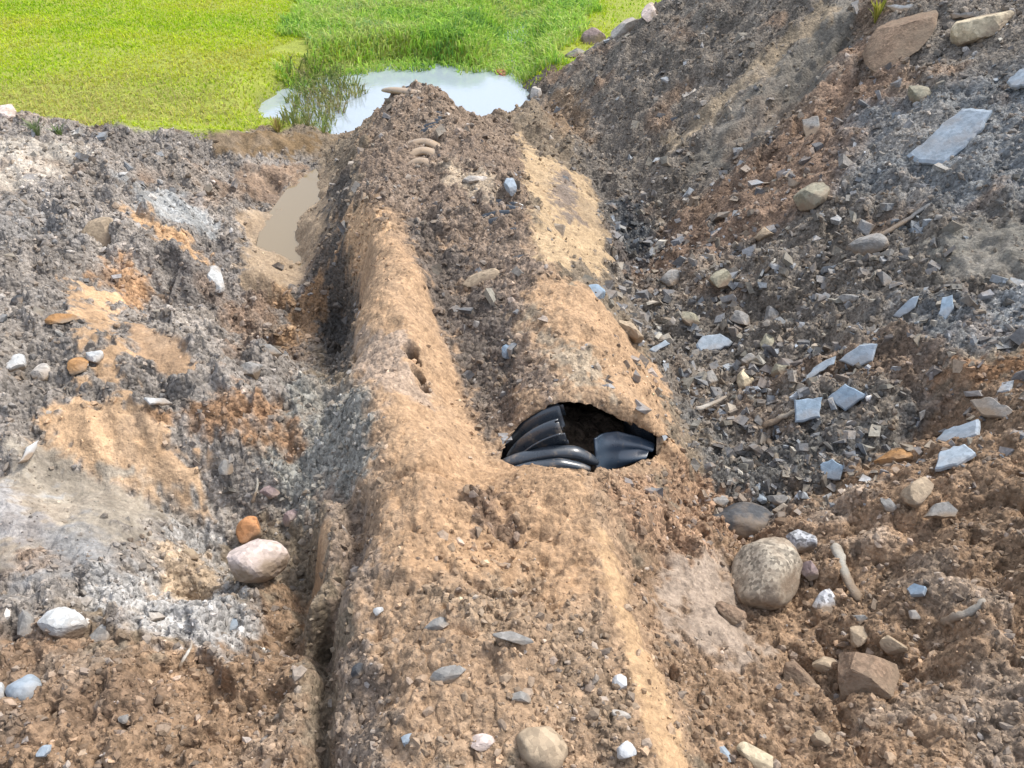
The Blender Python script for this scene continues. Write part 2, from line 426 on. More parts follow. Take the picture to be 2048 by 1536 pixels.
def soil_material():
    m, nt, b = new_mat("soil")
    at_ = nd(nt, "ShaderNodeAttribute", attribute_name="soil_colour")
    gr = nd(nt, "ShaderNodeAttribute", attribute_name="coarse")
    tc = nd(nt, "ShaderNodeTexCoord").outputs['Object']
    n1 = noise(nt, tc, 9, 5, .65); n2 = noise(nt, tc, 55, 4, .7)
    v1 = voro(nt, tc, 42); v2 = voro(nt, tc, 95)
    sep = nd(nt, "ShaderNodeSeparateColor"); nt.links.new(v1.outputs['Color'], sep.inputs[0])
    sep2 = nd(nt, "ShaderNodeSeparateColor"); nt.links.new(v2.outputs['Color'], sep2.inputs[0])
    f1 = maprange(nt, sep.outputs[0], 0, 1, -.36, .40)
    f2 = maprange(nt, sep2.outputs[0], 0, 1, -.38, .38)
    sp = mathn(nt, 'ADD', f1, f2)
    amt = mathn(nt, 'ADD', mathn(nt, 'MULTIPLY', gr.outputs['Fac'], .72), .16)
    sp = mathn(nt, 'MULTIPLY', sp, amt)
    big = maprange(nt, n1.outputs[0], .3, .7, .80, 1.20)
    fine = maprange(nt, n2.outputs[0], .3, .7, .80, 1.2)
    f = mathn(nt, 'MULTIPLY', mathn(nt, 'ADD', sp, 1.0), mathn(nt, 'MULTIPLY', big, fine))
    col = mul_col(nt, at_.outputs['Color'], f)
    nt.links.new(col, b.inputs['Base Color'])
    wet = nd(nt, "ShaderNodeAttribute", attribute_name="wet")
    nt.links.new(maprange(nt, wet.outputs['Fac'], 0, 1, .92, .35), b.inputs['Roughness'])
    b.inputs['Specular IOR Level'].default_value = .3
    h = mathn(nt, 'ADD', mathn(nt, 'MULTIPLY', v1.outputs['Distance'], mathn(nt, 'MULTIPLY', gr.outputs['Fac'], -.9)), mathn(nt, 'MULTIPLY', n2.outputs[0], .8))
    bp = nd(nt, "ShaderNodeBump"); bp.inputs['Strength'].default_value = .75; bp.inputs['Distance'].default_value = .02
    nt.links.new(h, bp.inputs['Height']); nt.links.new(bp.outputs[0], b.inputs['Normal'])
    return m

def stone_material(name, speck=.25, speck_scale=60, rough=.75, attr=None, bump=.4, foot=True):
    m, nt, b = new_mat(name)
    tc = nd(nt, "ShaderNodeTexCoord").outputs['Object']
    if attr:
        a = nd(nt, "ShaderNodeAttribute", attribute_name=attr); c = a.outputs['Color']
        tc = nd(nt, "ShaderNodeNewGeometry").outputs['Position']
    else:
        c = nd(nt, "ShaderNodeObjectInfo").outputs['Color']
    n1 = noise(nt, tc, 14, 5, .65); v = voro(nt, tc, speck_scale)
    sep = nd(nt, "ShaderNodeSeparateColor"); nt.links.new(v.outputs['Color'], sep.inputs[0])
    f = mathn(nt, 'MULTIPLY', maprange(nt, n1.outputs[0], .3, .7, .72, 1.25), maprange(nt, sep.outputs[0], 0, 1, 1 - speck, 1 + speck))
    n3 = noise(nt, tc, 7, 4)                                            # dried mud stuck to the stone, most of it at the foot
    mx = nd(nt, "ShaderNodeMix", data_type='RGBA')
    mud = maprange(nt, n3.outputs[0], .46, .66, 0, .7 if foot else .45)
    if not attr and foot:
        gs = nd(nt, "ShaderNodeSeparateXYZ"); nt.links.new(nd(nt, "ShaderNodeTexCoord").outputs['Generated'], gs.inputs[0])
        mud = mathn(nt, 'ADD', mud, mathn(nt, 'MULTIPLY', maprange(nt, gs.outputs[2], .45, .72, 1, 0), mathn(nt, 'ADD', n3.outputs[0], .2)), True)
    nt.links.new(mud, mx.inputs[0])
    nt.links.new(mul_col(nt, c, f), mx.inputs[6]); mx.inputs[7].default_value = (.23, .175, .125, 1)
    nt.links.new(mx.outputs[2], b.inputs['Base Color'])
    b.inputs['Roughness'].default_value = rough; b.inputs['Specular IOR Level'].default_value = .35
    n2 = noise(nt, tc, 45, 5, .7)
    bp = nd(nt, "ShaderNodeBump"); bp.inputs['Strength'].default_value = bump; bp.inputs['Distance'].default_value = .012
    nt.links.new(n2.outputs[0], bp.inputs['Height']); nt.links.new(bp.outputs[0], b.inputs['Normal'])
    return m

def grass_material(name):
    m, nt, b = new_mat(name)
    a = nd(nt, "ShaderNodeAttribute", attribute_name="blade")
    nt.links.new(a.outputs['Color'], b.inputs['Base Color'])
    b.inputs['Roughness'].default_value = .6; b.inputs['Specular IOR Level'].default_value = .25
    tr = nd(nt, "ShaderNodeBsdfTranslucent"); nt.links.new(a.outputs['Color'], tr.inputs[0])
    mx = nd(nt, "ShaderNodeMixShader"); mx.inputs[0].default_value = .4
    nt.links.new(b.outputs[0], mx.inputs[1]); nt.links.new(tr.outputs[0], mx.inputs[2])
    nt.links.new(mx.outputs[0], nt.nodes['Material Output'].inputs[0])
    return m

def plastic_material(name, col, dust, dustcol=(.40, .30, .2, 1)):
    m, nt, b = new_mat(name)
    tc = nd(nt, "ShaderNodeTexCoord").outputs['Object']
    n1 = noise(nt, tc, 11, 6, .7); n2 = noise(nt, tc, 120, 3)
    mx = nd(nt, "ShaderNodeMix", data_type='RGBA')
    nt.links.new(maprange(nt, n1.outputs[0], .62 - dust * .5, .82 - dust * .4, 0, .9), mx.inputs[0])
    mx.inputs[6].default_value = (*col, 1); mx.inputs[7].default_value = dustcol
    nt.links.new(mx.outputs[2], b.inputs['Base Color'])
    nt.links.new(maprange(nt, n1.outputs[0], .35, .75, .22, .5), b.inputs['Roughness'])
    b.inputs['Specular IOR Level'].default_value = .9
    bp = nd(nt, "ShaderNodeBump"); bp.inputs['Strength'].default_value = .12; bp.inputs['Distance'].default_value = .004
    nt.links.new(n2.outputs[0], bp.inputs['Height']); nt.links.new(bp.outputs[0], b.inputs['Normal'])
    return m

def water_material(name, col, rough, ior=1.33, bump=.05, scale=6, alpha_clear=0.0):
    m, nt, b = new_mat(name)
    tc = nd(nt, "ShaderNodeTexCoord").outputs['Object']
    b.inputs['Base Color'].default_value = (*col, 1)
    b.inputs['Roughness'].default_value = rough; b.inputs['IOR'].default_value = ior
    n = noise(nt, tc, scale, 3)
    bp = nd(nt, "ShaderNodeBump"); bp.inputs['Strength'].default_value = bump; bp.inputs['Distance'].default_value = .02
    nt.links.new(n.outputs[0], bp.inputs['Height']); nt.links.new(bp.outputs[0], b.inputs['Normal'])
    if alpha_clear:
        tr = nd(nt, "ShaderNodeBsdfTransparent"); tr.inputs[0].default_value = (.95, .9, .8, 1)
        mx = nd(nt, "ShaderNodeMixShader"); mx.inputs[0].default_value = alpha_clear
        nt.links.new(b.outputs[0], mx.inputs[1]); nt.links.new(tr.outputs[0], mx.inputs[2])
        nt.links.new(mx.outputs[0], nt.nodes['Material Output'].inputs[0])
    return m

M_SOIL = soil_material()
M_STONE = stone_material("weathered_stone")
M_GRANITE = stone_material("speckled_granite", .55, 75, .8, bump=.6)
M_SLATE = stone_material("slate", .16, 40, .7, bump=.3, foot=False)
M_CLOD = stone_material("packed_earth", .3, 70, .95, bump=.9)
M_WOOD = stone_material("weathered_wood", .15, 30, .85, bump=.6)
M_GRAVEL = stone_material("gravel", .2, 80, .85, attr="pebble")
M_GRASS = grass_material("grass_blade")
M_PIPE = plastic_material("black_plastic", (.032, .042, .056), .14)
M_PIPE_IN = plastic_material("black_plastic_liner", (.05, .075, .11), .04)
M_PIPE_DUST = plastic_material("dusty_plastic", (.20, .15, .105), .75, (.40, .29, .185, 1))
M_WATER = water_material("pond_water", (.34, .40, .46), .05, 2.3, .08, 14)  # pale base colour stands in for the bright sky mirrored in the pond
M_MUD = water_material("muddy_water", (.26, .20, .115), .06, 1.7, .05, 12, .10)

# ------------------------------------------------------------------ mesh helper
def mesh_obj(name, verts, faces, mat=None, parent=None, smooth_=False):
    me = bpy.data.meshes.new(name)
    verts = np.asarray(verts, dtype=np.float32)
    if isinstance(faces, np.ndarray):
        n, k = faces.shape
        me.vertices.add(len(verts)); me.vertices.foreach_set("co", verts.ravel())
        me.loops.add(n * k); me.loops.foreach_set("vertex_index", faces.astype(np.int32).ravel())
        me.polygons.add(n)
        me.polygons.foreach_set("loop_start", (np.arange(n) * k).astype(np.int32))
        me.polygons.foreach_set("loop_total", np.full(n, k, np.int32))
        me.update(calc_edges=True)
    else:
        me.from_pydata([tuple(map(float, v)) for v in verts], [], faces)
    me.polygons.foreach_set("use_smooth", np.full(len(me.polygons), smooth_))
    o = bpy.data.objects.new(name, me)
    COL.objects.link(o)
    if mat: me.materials.append(mat)
    if parent: o.parent = parent
    return o

def vcol(o, name, cols):
    a = o.data.color_attributes.new(name, 'FLOAT_COLOR', 'POINT')
    c = np.ones((len(cols), 4), np.float32); c[:, :3] = cols
    a.data.foreach_set("color", c.ravel())

def vfloat(o, name, f):
    a = o.data.attributes.new(name, 'FLOAT', 'POINT')
    a.data.foreach_set("value", np.asarray(f, np.float32))

def tag(o, label, cat, group=None, kind=None):
    if label: o["label"] = label
    if cat: o["category"] = cat
    if group: o["group"] = group
    if kind: o["kind"] = kind
    return o

# ------------------------------------------------------------------ the ground: one sheet out to the horizon
# heavy relief: slumped lumps, broken ledges and blocks, heavier where the soil is coarse
mg = np.nonzero(((np.abs(XX) < 7.5) & (YY > .3) & (YY < 11.8)).ravel())[0]
bx_, by_ = XX.ravel()[mg], YY.ravel()[mg]
_, bg_ = soil(bx_, by_)
def band(x, y):
    rt = np.interp(y, LINES['RT'][0], LINES['RT'][1]); lt = np.interp(y, LINES['LT'][0], LINES['LT'][1])
    return smooth(.05, .5, x - rt), smooth(.0, .4, lt - x)
right_, left_ = band(bx_, by_)
mid_ = 1 - np.maximum(right_, left_)
rub = smooth(-.35, .25, fbm(bx_ * 1.3, by_ * 1.3, 131, 3))
lump = np.abs(fbm(bx_ * 4.2, by_ * 4.2, 49, 4, .55))
big = .13 * (lump - .17) * (.15 + .85 * bg_)
big += .05 * fbm(bx_ * 2.2, by_ * 2.2, 41, 3) * (.35 + .65 * bg_)
big += (.075 + .03 * left_) * (right_ * fbm((bx_ * .62 - by_ * .78) * 4, (bx_ * .78 + by_ * .62) * .8, 111, 3, .6) + left_ * fbm((bx_ * .8 + by_ * .6) * 4, (bx_ * .6 - by_ * .8) * .8, 113, 3, .6))
ch, ce = cell(bx_ / .23, by_ / .23, 201, 1.3)
big += (.040 * ch - .028 * smooth(.12, 0, ce)) * bg_ * rub * (1 - .35 * mid_)
ch, ce = cell(bx_ / .11, by_ / .11, 211, 1.3)
big += (.025 * ch - .020 * smooth(.14, 0, ce)) * bg_ * (.4 + .6 * rub)
for pts, wd, dp in (([(770, 957), (820, 953), (895, 950)], .016, .05), ([(655, 1270), (652, 1380), (640, 1470), (636, 1560)], .035, .13), ([(1800, 1036), (1850, 1030), (1874, 1006)], .02, .06),
                    ([(1690, 1340), (1672, 1400), (1690, 1470), (1740, 1520)], .02, .06), ([(1615, 1320), (1650, 1370), (1668, 1400)], .018, .05), ([(1640, 1250), (1700, 1310), (1760, 1300)], .016, .04),
                    ([(60, 400), (130, 440), (170, 460)], .03, .08), ([(1390, 930), (1450, 985)], .02, .05), ([(1350, 370), (1520, 235), (1725, 30)], .06, .07), ([(1290, 310), (1440, 185), (1570, 50)], .05, .06), ([(1540, 350), (1650, 235), (1770, 95)], .05, .06), ([(1400, 420), (1500, 340), (1600, 240)], .04, .05), ([(340, 1130), (400, 1180), (470, 1240)], .025, .06), ([(905, 990), (960, 1020), (1010, 1075)], .02, .04)):
    big -= dp * np.exp(-(seg_d(bx_, by_, [tuple(at(u, v)[:2]) for u, v in pts]) / wd + .35 * vnoise(bx_ * 20, by_ * 20, 333)) ** 2)
calm = smooth(.25, .6, np.hypot(bx_ - .3, (by_ - 2.6) * 1.2)) * smooth(11.8, 10.5, by_)
far_meadow = smooth(-.2, .3, np.minimum(poly_sd(bx_, by_, LAWN_L), poly_sd(bx_, by_, LAWN_R)))
bz = np.zeros(XX.size); bz[mg] = big * (.2 + .8 * calm) * (.15 + .85 * far_meadow)
Z0 = Z0 + bz.reshape(XX.shape)

HOLE = [tuple(at(u, v)[:2]) for u, v in ((998, 918), (1012, 882), (1040, 848), (1085, 818), (1120, 804), (1150, 803), (1200, 818), (1262, 846), (1312, 872), (1346, 884),
                                         (1310, 912), (1262, 930), (1225, 938), (1185, 946), (1130, 936), (1070, 930), (1030, 932))]

def fine_relief(px, py, g):
    d = .012 * fbm(px * 9, py * 9, 43, 3, .6) * (.25 + .75 * g)
    ch, ce = cell(px / .052, py / .052, 221, 1.4)
    d += (.0095 * ch - .010 * smooth(.16, 0, ce)) * (.05 + .95 * g)
    ch, ce = cell(px / .024, py / .024, 231, 1.2)
    d += .0048 * ch * (.10 + .90 * g)
    d += .006 * fbm(px * 60, py * 60, 53, 2, .7) * (.12 + .88 * g)
    return d

def build_ground():
    ys = [.25]
    while ys[-1] < 13: ys.append(ys[-1] + .0029 * ys[-1] + .0016)
    while ys[-1] < 120: ys.append(ys[-1] * 1.06)
    ys = np.array([-4, -2.5, -1.5, -.8, -.3, 0, .12] + ys)
    n = 1150
    s = np.linspace(-1, 1, n)
    ext = np.array([1.1, 1.3, 1.7, 2.4, 4, 8, 16])
    s = np.concatenate([-ext[::-1], s, ext])
    half = .80 * (np.maximum(ys, 0) * CP + 2.0 * SP) + .35
    X = half[:, None] * s[None, :]; Y = np.repeat(ys[:, None], len(s), 1)
    px, py = X.ravel(), Y.ravel()
    z = samp(Z0, px, py)
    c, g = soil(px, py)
    rel = fine_relief(px, py, g) * smooth(20, 12, py)
    axx_, _ = pipe_axis(py)
    for u, v, r in ((820, 694, .030), (828, 716, .024), (836, 744, .026), (850, 772, .022)):     # row of little holes, darkened by soil colour as well as by depth
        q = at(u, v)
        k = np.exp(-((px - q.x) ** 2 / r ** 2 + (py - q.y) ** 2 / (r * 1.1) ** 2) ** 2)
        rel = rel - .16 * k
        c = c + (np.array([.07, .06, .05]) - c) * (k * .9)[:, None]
    z = z + rel
    dp = np.hypot(px - .31, (py - 2.6))
    wet = smooth(.14, -.02, z) * smooth(5, 4, np.abs(px)) + .6 * smooth(.6, .35, np.hypot(px - at(1255, 480)[0], py - at(1255, 480)[1]))
    R, C = X.shape
    idx = np.arange(R * C).reshape(R, C)
    F = np.stack([idx[:-1, :-1], idx[:-1, 1:], idx[1:, 1:], idx[1:, :-1]], -1).reshape(-1, 4)
    cx = px[F].mean(1); cy = py[F].mean(1)
    near = np.nonzero((np.abs(cx - .3) < .6) & (np.abs(cy - 2.6) < .6))[0]
    hd = poly_sd(cx[near], cy[near], HOLE) + .012 * vnoise(cx[near] * 40, cy[near] * 40, 5)
    keep = np.ones(len(F), bool); keep[near[hd < 0]] = False
    used = np.zeros(len(px), bool); used[F[keep].ravel()] = True
    gone = np.zeros(len(px), bool); gone[F[~keep].ravel()] = True
    rim = np.nonzero(used & gone)[0]
    px = px.copy(); py = py.copy()
    hp = np.array(HOLE + HOLE[:1])
    dd = np.full(len(rim), 1e9); bx = px[rim].copy(); by = py[rim].copy()
    for (x0, y0), (x1, y1) in zip(hp[:-1], hp[1:]):
        vx, vy = x1 - x0, y1 - y0
        t = np.clip(((px[rim] - x0) * vx + (py[rim] - y0) * vy) / (vx * vx + vy * vy), 0, 1)
        qx, qy = x0 + t * vx, y0 + t * vy
        d = np.hypot(px[rim] - qx, py[rim] - qy)
        k = d < dd; dd[k] = d[k]; bx[k] = qx[k]; by[k] = qy[k]
    jag = .004 * vnoise(bx * 30, by * 30, 4)
    px[rim], py[rim] = bx + jag, by + jag
    z[rim] = samp(Z0, px[rim], py[rim]) + fine_relief(px[rim], py[rim], g[rim]) * .5
    # broken edge of the earth crust: the sheet turns down round the opening
    ec = {}
    for f in F[keep][np.isin(F[keep], rim).sum(1) >= 2]:
        for a, b in zip(f, np.roll(f, -1)):
            ec[(a, b)] = 1
    rs = set(rim.tolist())
    edges = [(a, b) for (a, b) in ec if a in rs and b in rs and (b, a) not in ec]
    # keep only edges that truly bound the opening
    low = {v: len(px) + i for i, v in enumerate(rim.tolist())}
    F = F[keep]
    hcx, hcy = np.mean(hp[:, 0]), np.mean(hp[:, 1])
    out = np.stack([px[rim] - hcx, py[rim] - hcy], 1); out /= np.linalg.norm(out, axis=1)[:, None] + 1e-9
    sk = np.stack([px[rim] + .02 * out[:, 0], py[rim] + .02 * out[:, 1], z[rim] - np.where(out[:, 1] > 0, .014, .10)], 1)
    if edges:
        F = np.concatenate([F, np.array([(b, a, low[a], low[b]) for a, b in edges])])
    V = np.concatenate([np.stack([px, py, z], 1), sk])
    c = np.concatenate([c, c[rim]]); g = np.concatenate([g, g[rim]]); wet = np.concatenate([wet, wet[rim]])
    o = mesh_obj("ground", V, F, M_SOIL, None, True)
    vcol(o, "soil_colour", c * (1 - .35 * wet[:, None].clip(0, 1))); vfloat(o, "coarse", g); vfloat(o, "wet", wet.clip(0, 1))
    o["kind"] = "structure"
    # torn crust: the earth round the hole has thickness
    return o
build_ground()

# ------------------------------------------------------------------ water
def water_sheet(name, pts, z, mat):
    v = [(x, y, z) for x, y in pts]
    o = mesh_obj(name, v, [list(range(len(v)))], mat); o["kind"] = "structure"
    return o
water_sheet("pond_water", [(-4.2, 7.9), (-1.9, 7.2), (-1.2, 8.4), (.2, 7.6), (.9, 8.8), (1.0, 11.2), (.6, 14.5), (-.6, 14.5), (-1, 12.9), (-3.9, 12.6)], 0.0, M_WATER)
pud = [tuple(at(u, v)[:2]) for u, v in ((490, 520), (520, 440), (575, 375), (632, 340), (690, 350), (690, 430), (668, 500), (625, 560), (490, 560))]
water_sheet("puddle_water", pud, 0.07, M_MUD)

# ------------------------------------------------------------------ loose gravel (uncountable): pebbles and crumbs of earth
def ico(sub):
    t = (1 + 5 ** .5) / 2
    v = [(-1, t, 0), (1, t, 0), (-1, -t, 0), (1, -t, 0), (0, -1, t), (0, 1, t), (0, -1, -t), (0, 1, -t), (t, 0, -1), (t, 0, 1), (-t, 0, -1), (-t, 0, 1)]
    f = [(0, 11, 5), (0, 5, 1), (0, 1, 7), (0, 7, 10), (0, 10, 11), (1, 5, 9), (5, 11, 4), (11, 10, 2), (10, 7, 6), (7, 1, 8), (3, 9, 4), (3, 4, 2), (3, 2, 6), (3, 6, 8), (3, 8, 9), (4, 9, 5), (2, 4, 11), (6, 2, 10), (8, 6, 7), (9, 8, 1)]
    v = [np.array(p) / np.linalg.norm(p) for p in v]
    for _ in range(sub):
        cache, nf = {}, []
        def mid(a, b):
            k = (min(a, b), max(a, b))
            if k not in cache:
                m = v[a] + v[b]; v.append(m / np.linalg.norm(m)); cache[k] = len(v) - 1
            return cache[k]
        for a, b, c in f:
            x, y, z = mid(a, b), mid(b, c), mid(c, a)
            nf += [(a, x, z), (b, y, x), (c, z, y), (x, y, z)]
        f = nf
    return np.array(v), np.array(f)

IV, IF_ = ico(0)
BV = np.array([(x, y, z) for z in (-1, 1) for y in (-1, 1) for x in (-1, 1)], float)
BF = np.array([(0, 2, 3), (0, 3, 1), (4, 5, 7), (4, 7, 6), (0, 1, 5), (0, 5, 4), (2, 6, 7), (2, 7, 3), (0, 4, 6), (0, 6, 2), (1, 3, 7), (1, 7, 5)])
def scatter(name, n, smin, smax, power, pick, tint, gmin, base=None, where=None, flat=(.45, .45)):
    IV, IF_ = base or (globals()['IV'], globals()['IF_'])
    nv = len(IV)
    # density follows what the eye resolves: more per square metre near the cutting's mouth
    y = .8 + 9.4 * RNG.random(n * 3) ** 1.55
    half = .74 * (y * CP + 2.1 * SP)
    x = (RNG.random(n * 3) * 2 - 1) * half
    c, g = soil(x, y)
    z = samp(Z0, x, y) + fine_relief(x, y, g)
    clump = fbm(x * 3, y * 3, 61, 3)
    ok = (RNG.random(len(x)) < np.clip(g - gmin + .45 * clump, .02, 1)) & (z > .0)
    ok &= (poly_sd(x, y, LAWN_L) > .05) & (poly_sd(x, y, LAWN_R) > .05) & (poly_sd(x, y, HOLE) > .01) & ~((y > 8.9) & (x < .2))
    if where is not None: ok &= RNG.random(len(x)) < where(x, y)
    i = np.nonzero(ok)[0][:n]
    x, y, z, c, g = x[i], y[i], z[i], c[i], g[i]
    m = len(i)
    s = smin + (smax - smin) * RNG.random(m) ** power
    s *= .55 + .16 * np.clip(y, 0, 6)
    V = np.repeat(IV[None], m, 0) * (1 + .28 * RNG.standard_normal((m, nv, 1)).clip(-1.5, 1.5))
    V *= np.stack([.7 + .6 * RNG.random(m), .6 + .5 * RNG.random(m), flat[0] + flat[1] * RNG.random(m)], 1)[:, None, :]
    q = RNG.standard_normal((m, 4)); q[:, 1:3] *= .5; q /= np.linalg.norm(q, axis=1)[:, None]
    w, a, b, d = q.T
    Rm = np.stack([1 - 2 * (b * b + d * d), 2 * (a * b - d * w), 2 * (a * d + b * w), 2 * (a * b + d * w), 1 - 2 * (a * a + d * d), 2 * (b * d - a * w), 2 * (a * d - b * w), 2 * (b * d + a * w), 1 - 2 * (a * a + b * b)], 1).reshape(m, 3, 3)
    V = np.einsum('mij,mkj->mki', Rm, V) * s[:, None, None] * .5
    V += np.stack([x, y, z + s * .02], 1)[:, None, :]
    F = (IF_[None] + (np.arange(m) * nv)[:, None, None]).reshape(-1, 3)
    pal = np.array(pick); pc = pal[RNG.integers(0, len(pal), m)]
    k = (tint[0] + (tint[1] - tint[0]) * RNG.random(m))[:, None]
    cc = (c * k + pc * (1 - k)) * np.exp(RNG.standard_normal(m) * .32)[:, None]
    o = mesh_obj(name, V.reshape(-1, 3), F, M_GRAVEL, None, False)
    vcol(o, "pebble", np.repeat(cc.clip(.02, .75), nv, 0))
    return o
PAL = [(.27, .26, .245), (.2, .2, .2), (.34, .33, .32), (.36, .30, .23), (.25, .19, .14), (.15, .15, .16), (.46, .45, .43), (.30, .32, .34)]
tag(scatter("gravel", 24000, .007, .05, 4.5, PAL, (.5, 1.0), .40), "loose grey and tan gravel strewn over the cutting and its banks", "gravel", kind="stuff")
def right_gully(x, y):
    rt = np.interp(y, LINES['RT'][0], LINES['RT'][1]); d = x - rt
    return np.clip(np.exp(-((d - .35) / .75) ** 2) * smooth(2.2, 3.0, y) * smooth(7.5, 5, y) + .10 * (d > 0) * (y > 2.4) + .04 * (d < -1.2) * smooth(2, 3, y), 0, 1)
SPAL = [(.24, .27, .30), (.19, .21, .235), (.30, .34, .38), (.22, .215, .20), (.30, .28, .24), (.14, .15, .165), (.26, .25, .215)]
tag(scatter("broken_rubble", 15000, .016, .075, 2.8, SPAL, (.1, .55), .2, (BV * .8, BF), right_gully, (.22, .4)), "broken angular bits of grey rock in the right gully and on the banks", "rubble", kind="stuff")
tag(scatter("earth_crumbs", 34000, .007, .034, 3.2, [(.24, .165, .11), (.19, .13, .09), (.3, .22, .15)], (.75, 1.0), .2), "crumbs of brown earth lying loose on mound and slopes", "soil crumbs", kind="stuff")

# ------------------------------------------------------------------ grass
def blades(name, n, regions, hmin, hmax, wid, pal, lean, dens=None, zoff=0.0, patch=None, ragged=0.0):
    P = []
    for poly, share in regions:
        a = np.array(poly); x0, y0 = a.min(0); x1, y1 = a.max(0)
        got, need = [], int(n * share)
        while sum(len(q) for q in got) < need:
            x = x0 + (x1 - x0) * RNG.random(need); y = y0 + (y1 - y0) * RNG.random(need)
            m = poly_sd(x, y, poly) + .08 * vnoise(x * 7, y * 7, 91) + ragged * fbm(x * 1.3, y * 1.3, 92) * (y > 10.2) < 0
            if dens is not None:
                m &= RNG.random(need) < dens(x, y)
            got.append(np.stack([x[m], y[m]], 1))
        P.append(np.concatenate(got)[:need])
    P = np.concatenate(P); m = len(P)
    x, y = P.T
    z = np.maximum(samp(Z0, x, y), -.04) + zoff
    h = (hmin + (hmax - hmin) * RNG.random(m)) * (1 + .35 * fbm(x * 1.1, y * 1.1, 71))
    az = RNG.random(m) * 6.283; fa = RNG.random(m) * 6.283
    w = wid * (.6 + .8 * RNG.random(m)) * (.6 + y * .05)
    l = lean * (.2 + RNG.random(m)) * h
    wx, wy = np.cos(fa) * w, np.sin(fa) * w
    lx, ly = np.cos(az) * l, np.sin(az) * l
    b = np.stack([x, y, z - .02], 1)
    v0 = b + np.stack([-wx, -wy, 0 * h], 1); v1 = b + np.stack([wx, wy, 0 * h], 1)
    mid = b + np.stack([lx * .35, ly * .35, h * .62], 1)
    v2 = mid + np.stack([wx * .7, wy * .7, 0 * h], 1); v3 = mid - np.stack([wx * .7, wy * .7, 0 * h], 1)
    v4 = b + np.stack([lx, ly, h * (1 - .3 * lean)], 1)
    V = np.stack([v0, v1, v2, v3, v4], 1).reshape(-1, 3)
    o5 = (np.arange(m) * 5)[:, None]
    F = np.concatenate([np.concatenate([o5 + np.array([[0, 1, 2]]), o5 + np.array([[0, 2, 3]]), o5 + np.array([[3, 2, 4]])])])
    t = np.clip(.5 + .75 * fbm(x * .9, y * .9, 73, 4) + .22 * RNG.standard_normal(m), 0, .999)
    pal = np.array(pal); k = t * (len(pal) - 1); i = k.astype(int); fr = (k - i)[:, None]
    c = pal[i] * (1 - fr) + pal[i + 1] * fr
    if patch is not None: c = patch(x, y, c)
    c *= np.exp(.16 * RNG.standard_normal(m))[:, None]
    o = mesh_obj(name, V, F, M_GRASS, None, False)
    vcol(o, "blade", np.repeat(c, 5, 0))
    return o

def vis(x, y):
    return np.clip((18 - y) / 4, 0, 1) * (np.abs(x) < 1.0 * (y * CP + 1.5) + .6)
dry_c = at(150, 215)
def dry(x, y, c):
    a = smooth(2.6, .5, np.hypot((x - dry_c[0]) * .8, (y - dry_c[1]) * 1.3) + .5 * fbm(x * 2, y * 2, 15))[:, None] * .75
    a = np.where(RNG.random(len(x))[:, None] < a, .8, a * .3)
    return c + (np.array([.46, .40, .17]) - c) * a
LAWN_PAL = [(.27, .45, .02), (.40, .56, .02), (.48, .60, .03), (.53, .60, .04), (.50, .48, .09)]
tag(blades("lawn_grass", 120000, [(LAWN_L, .72), (LAWN_R, .16), (MARSH, .12)],   .03, .085, .0075, LAWN_PAL, 1.0, vis, patch=dry, ragged=1.2), "bright yellow green meadow grass beyond the cutting", "grass", kind="stuff")
EDGE = [tuple(at(u, v)[:2]) for u, v in ((570, 258), (640, 262), (700, 232), (738, 222), (700, 195), (672, 160), (640, 135), (580, 135))]
MPAL = [(.15, .30, .07), (.28, .50, .08), (.38, .60, .07), (.48, .60, .15), (.50, .52, .20), (.22, .40, .12)]
tag(blades("marsh_grass", 34000, [(MARSH, 1.0)], .08, .22, .009, MPAL, .9, vis, ragged=.5), "taller dark green marsh grass on the far side of the pond", "marsh grass", kind="stuff")
tag(blades("water_grass", 1100, [(EDGE, 1.0)], .12, .34, .009, [(.10, .15, .05), (.18, .24, .06), (.28, .28, .10), (.25, .21, .13)], 1.0), "sparse olive grass growing out of the shallow pond edge", "water grass", kind="stuff")


# ------------------------------------------------------------------ the broken culvert pipe
def build_bed():
    ys = np.linspace(2.15, 3.3, 24); th = np.radians(np.linspace(-200, 32, 60))
    cx, cz = pipe_axis(ys)
    r = (R_PIPE + .035) * (1 + .03 * fbm(ys[:, None] * 9, th[None, :] * 3, 401))
    V = np.stack([cx[:, None] + r * np.cos(th), ys[:, None] + 0 * r, cz[:, None] + r * np.sin(th)], -1).reshape(-1, 3)
    V = np.concatenate([V, np.array([[cx[0], ys[0], cz[0]]])])
    idx = np.arange(24 * 60).reshape(24, 60)
    F = np.stack([idx[:-1, :-1], idx[:-1, 1:], idx[1:, 1:], idx[1:, :-1]], -1).reshape(-1, 4)
    F = [tuple(map(int, f)) for f in F] + [(int(idx[0, k + 1]), int(idx[0, k]), 1440) for k in range(59)]
    V[:, 2] = np.minimum(V[:, 2], samp(Z0, V[:, 0], V[:, 1]) - .03)
    o = mesh_obj("trench_bed", V, F, M_SOIL, None, True)
    vcol(o, "soil_colour", np.tile((.2, .15, .11), (len(V), 1))); vfloat(o, "coarse", np.full(len(V), .7)); vfloat(o, "wet", np.zeros(len(V)))
    o["kind"] = "structure"
build_bed()

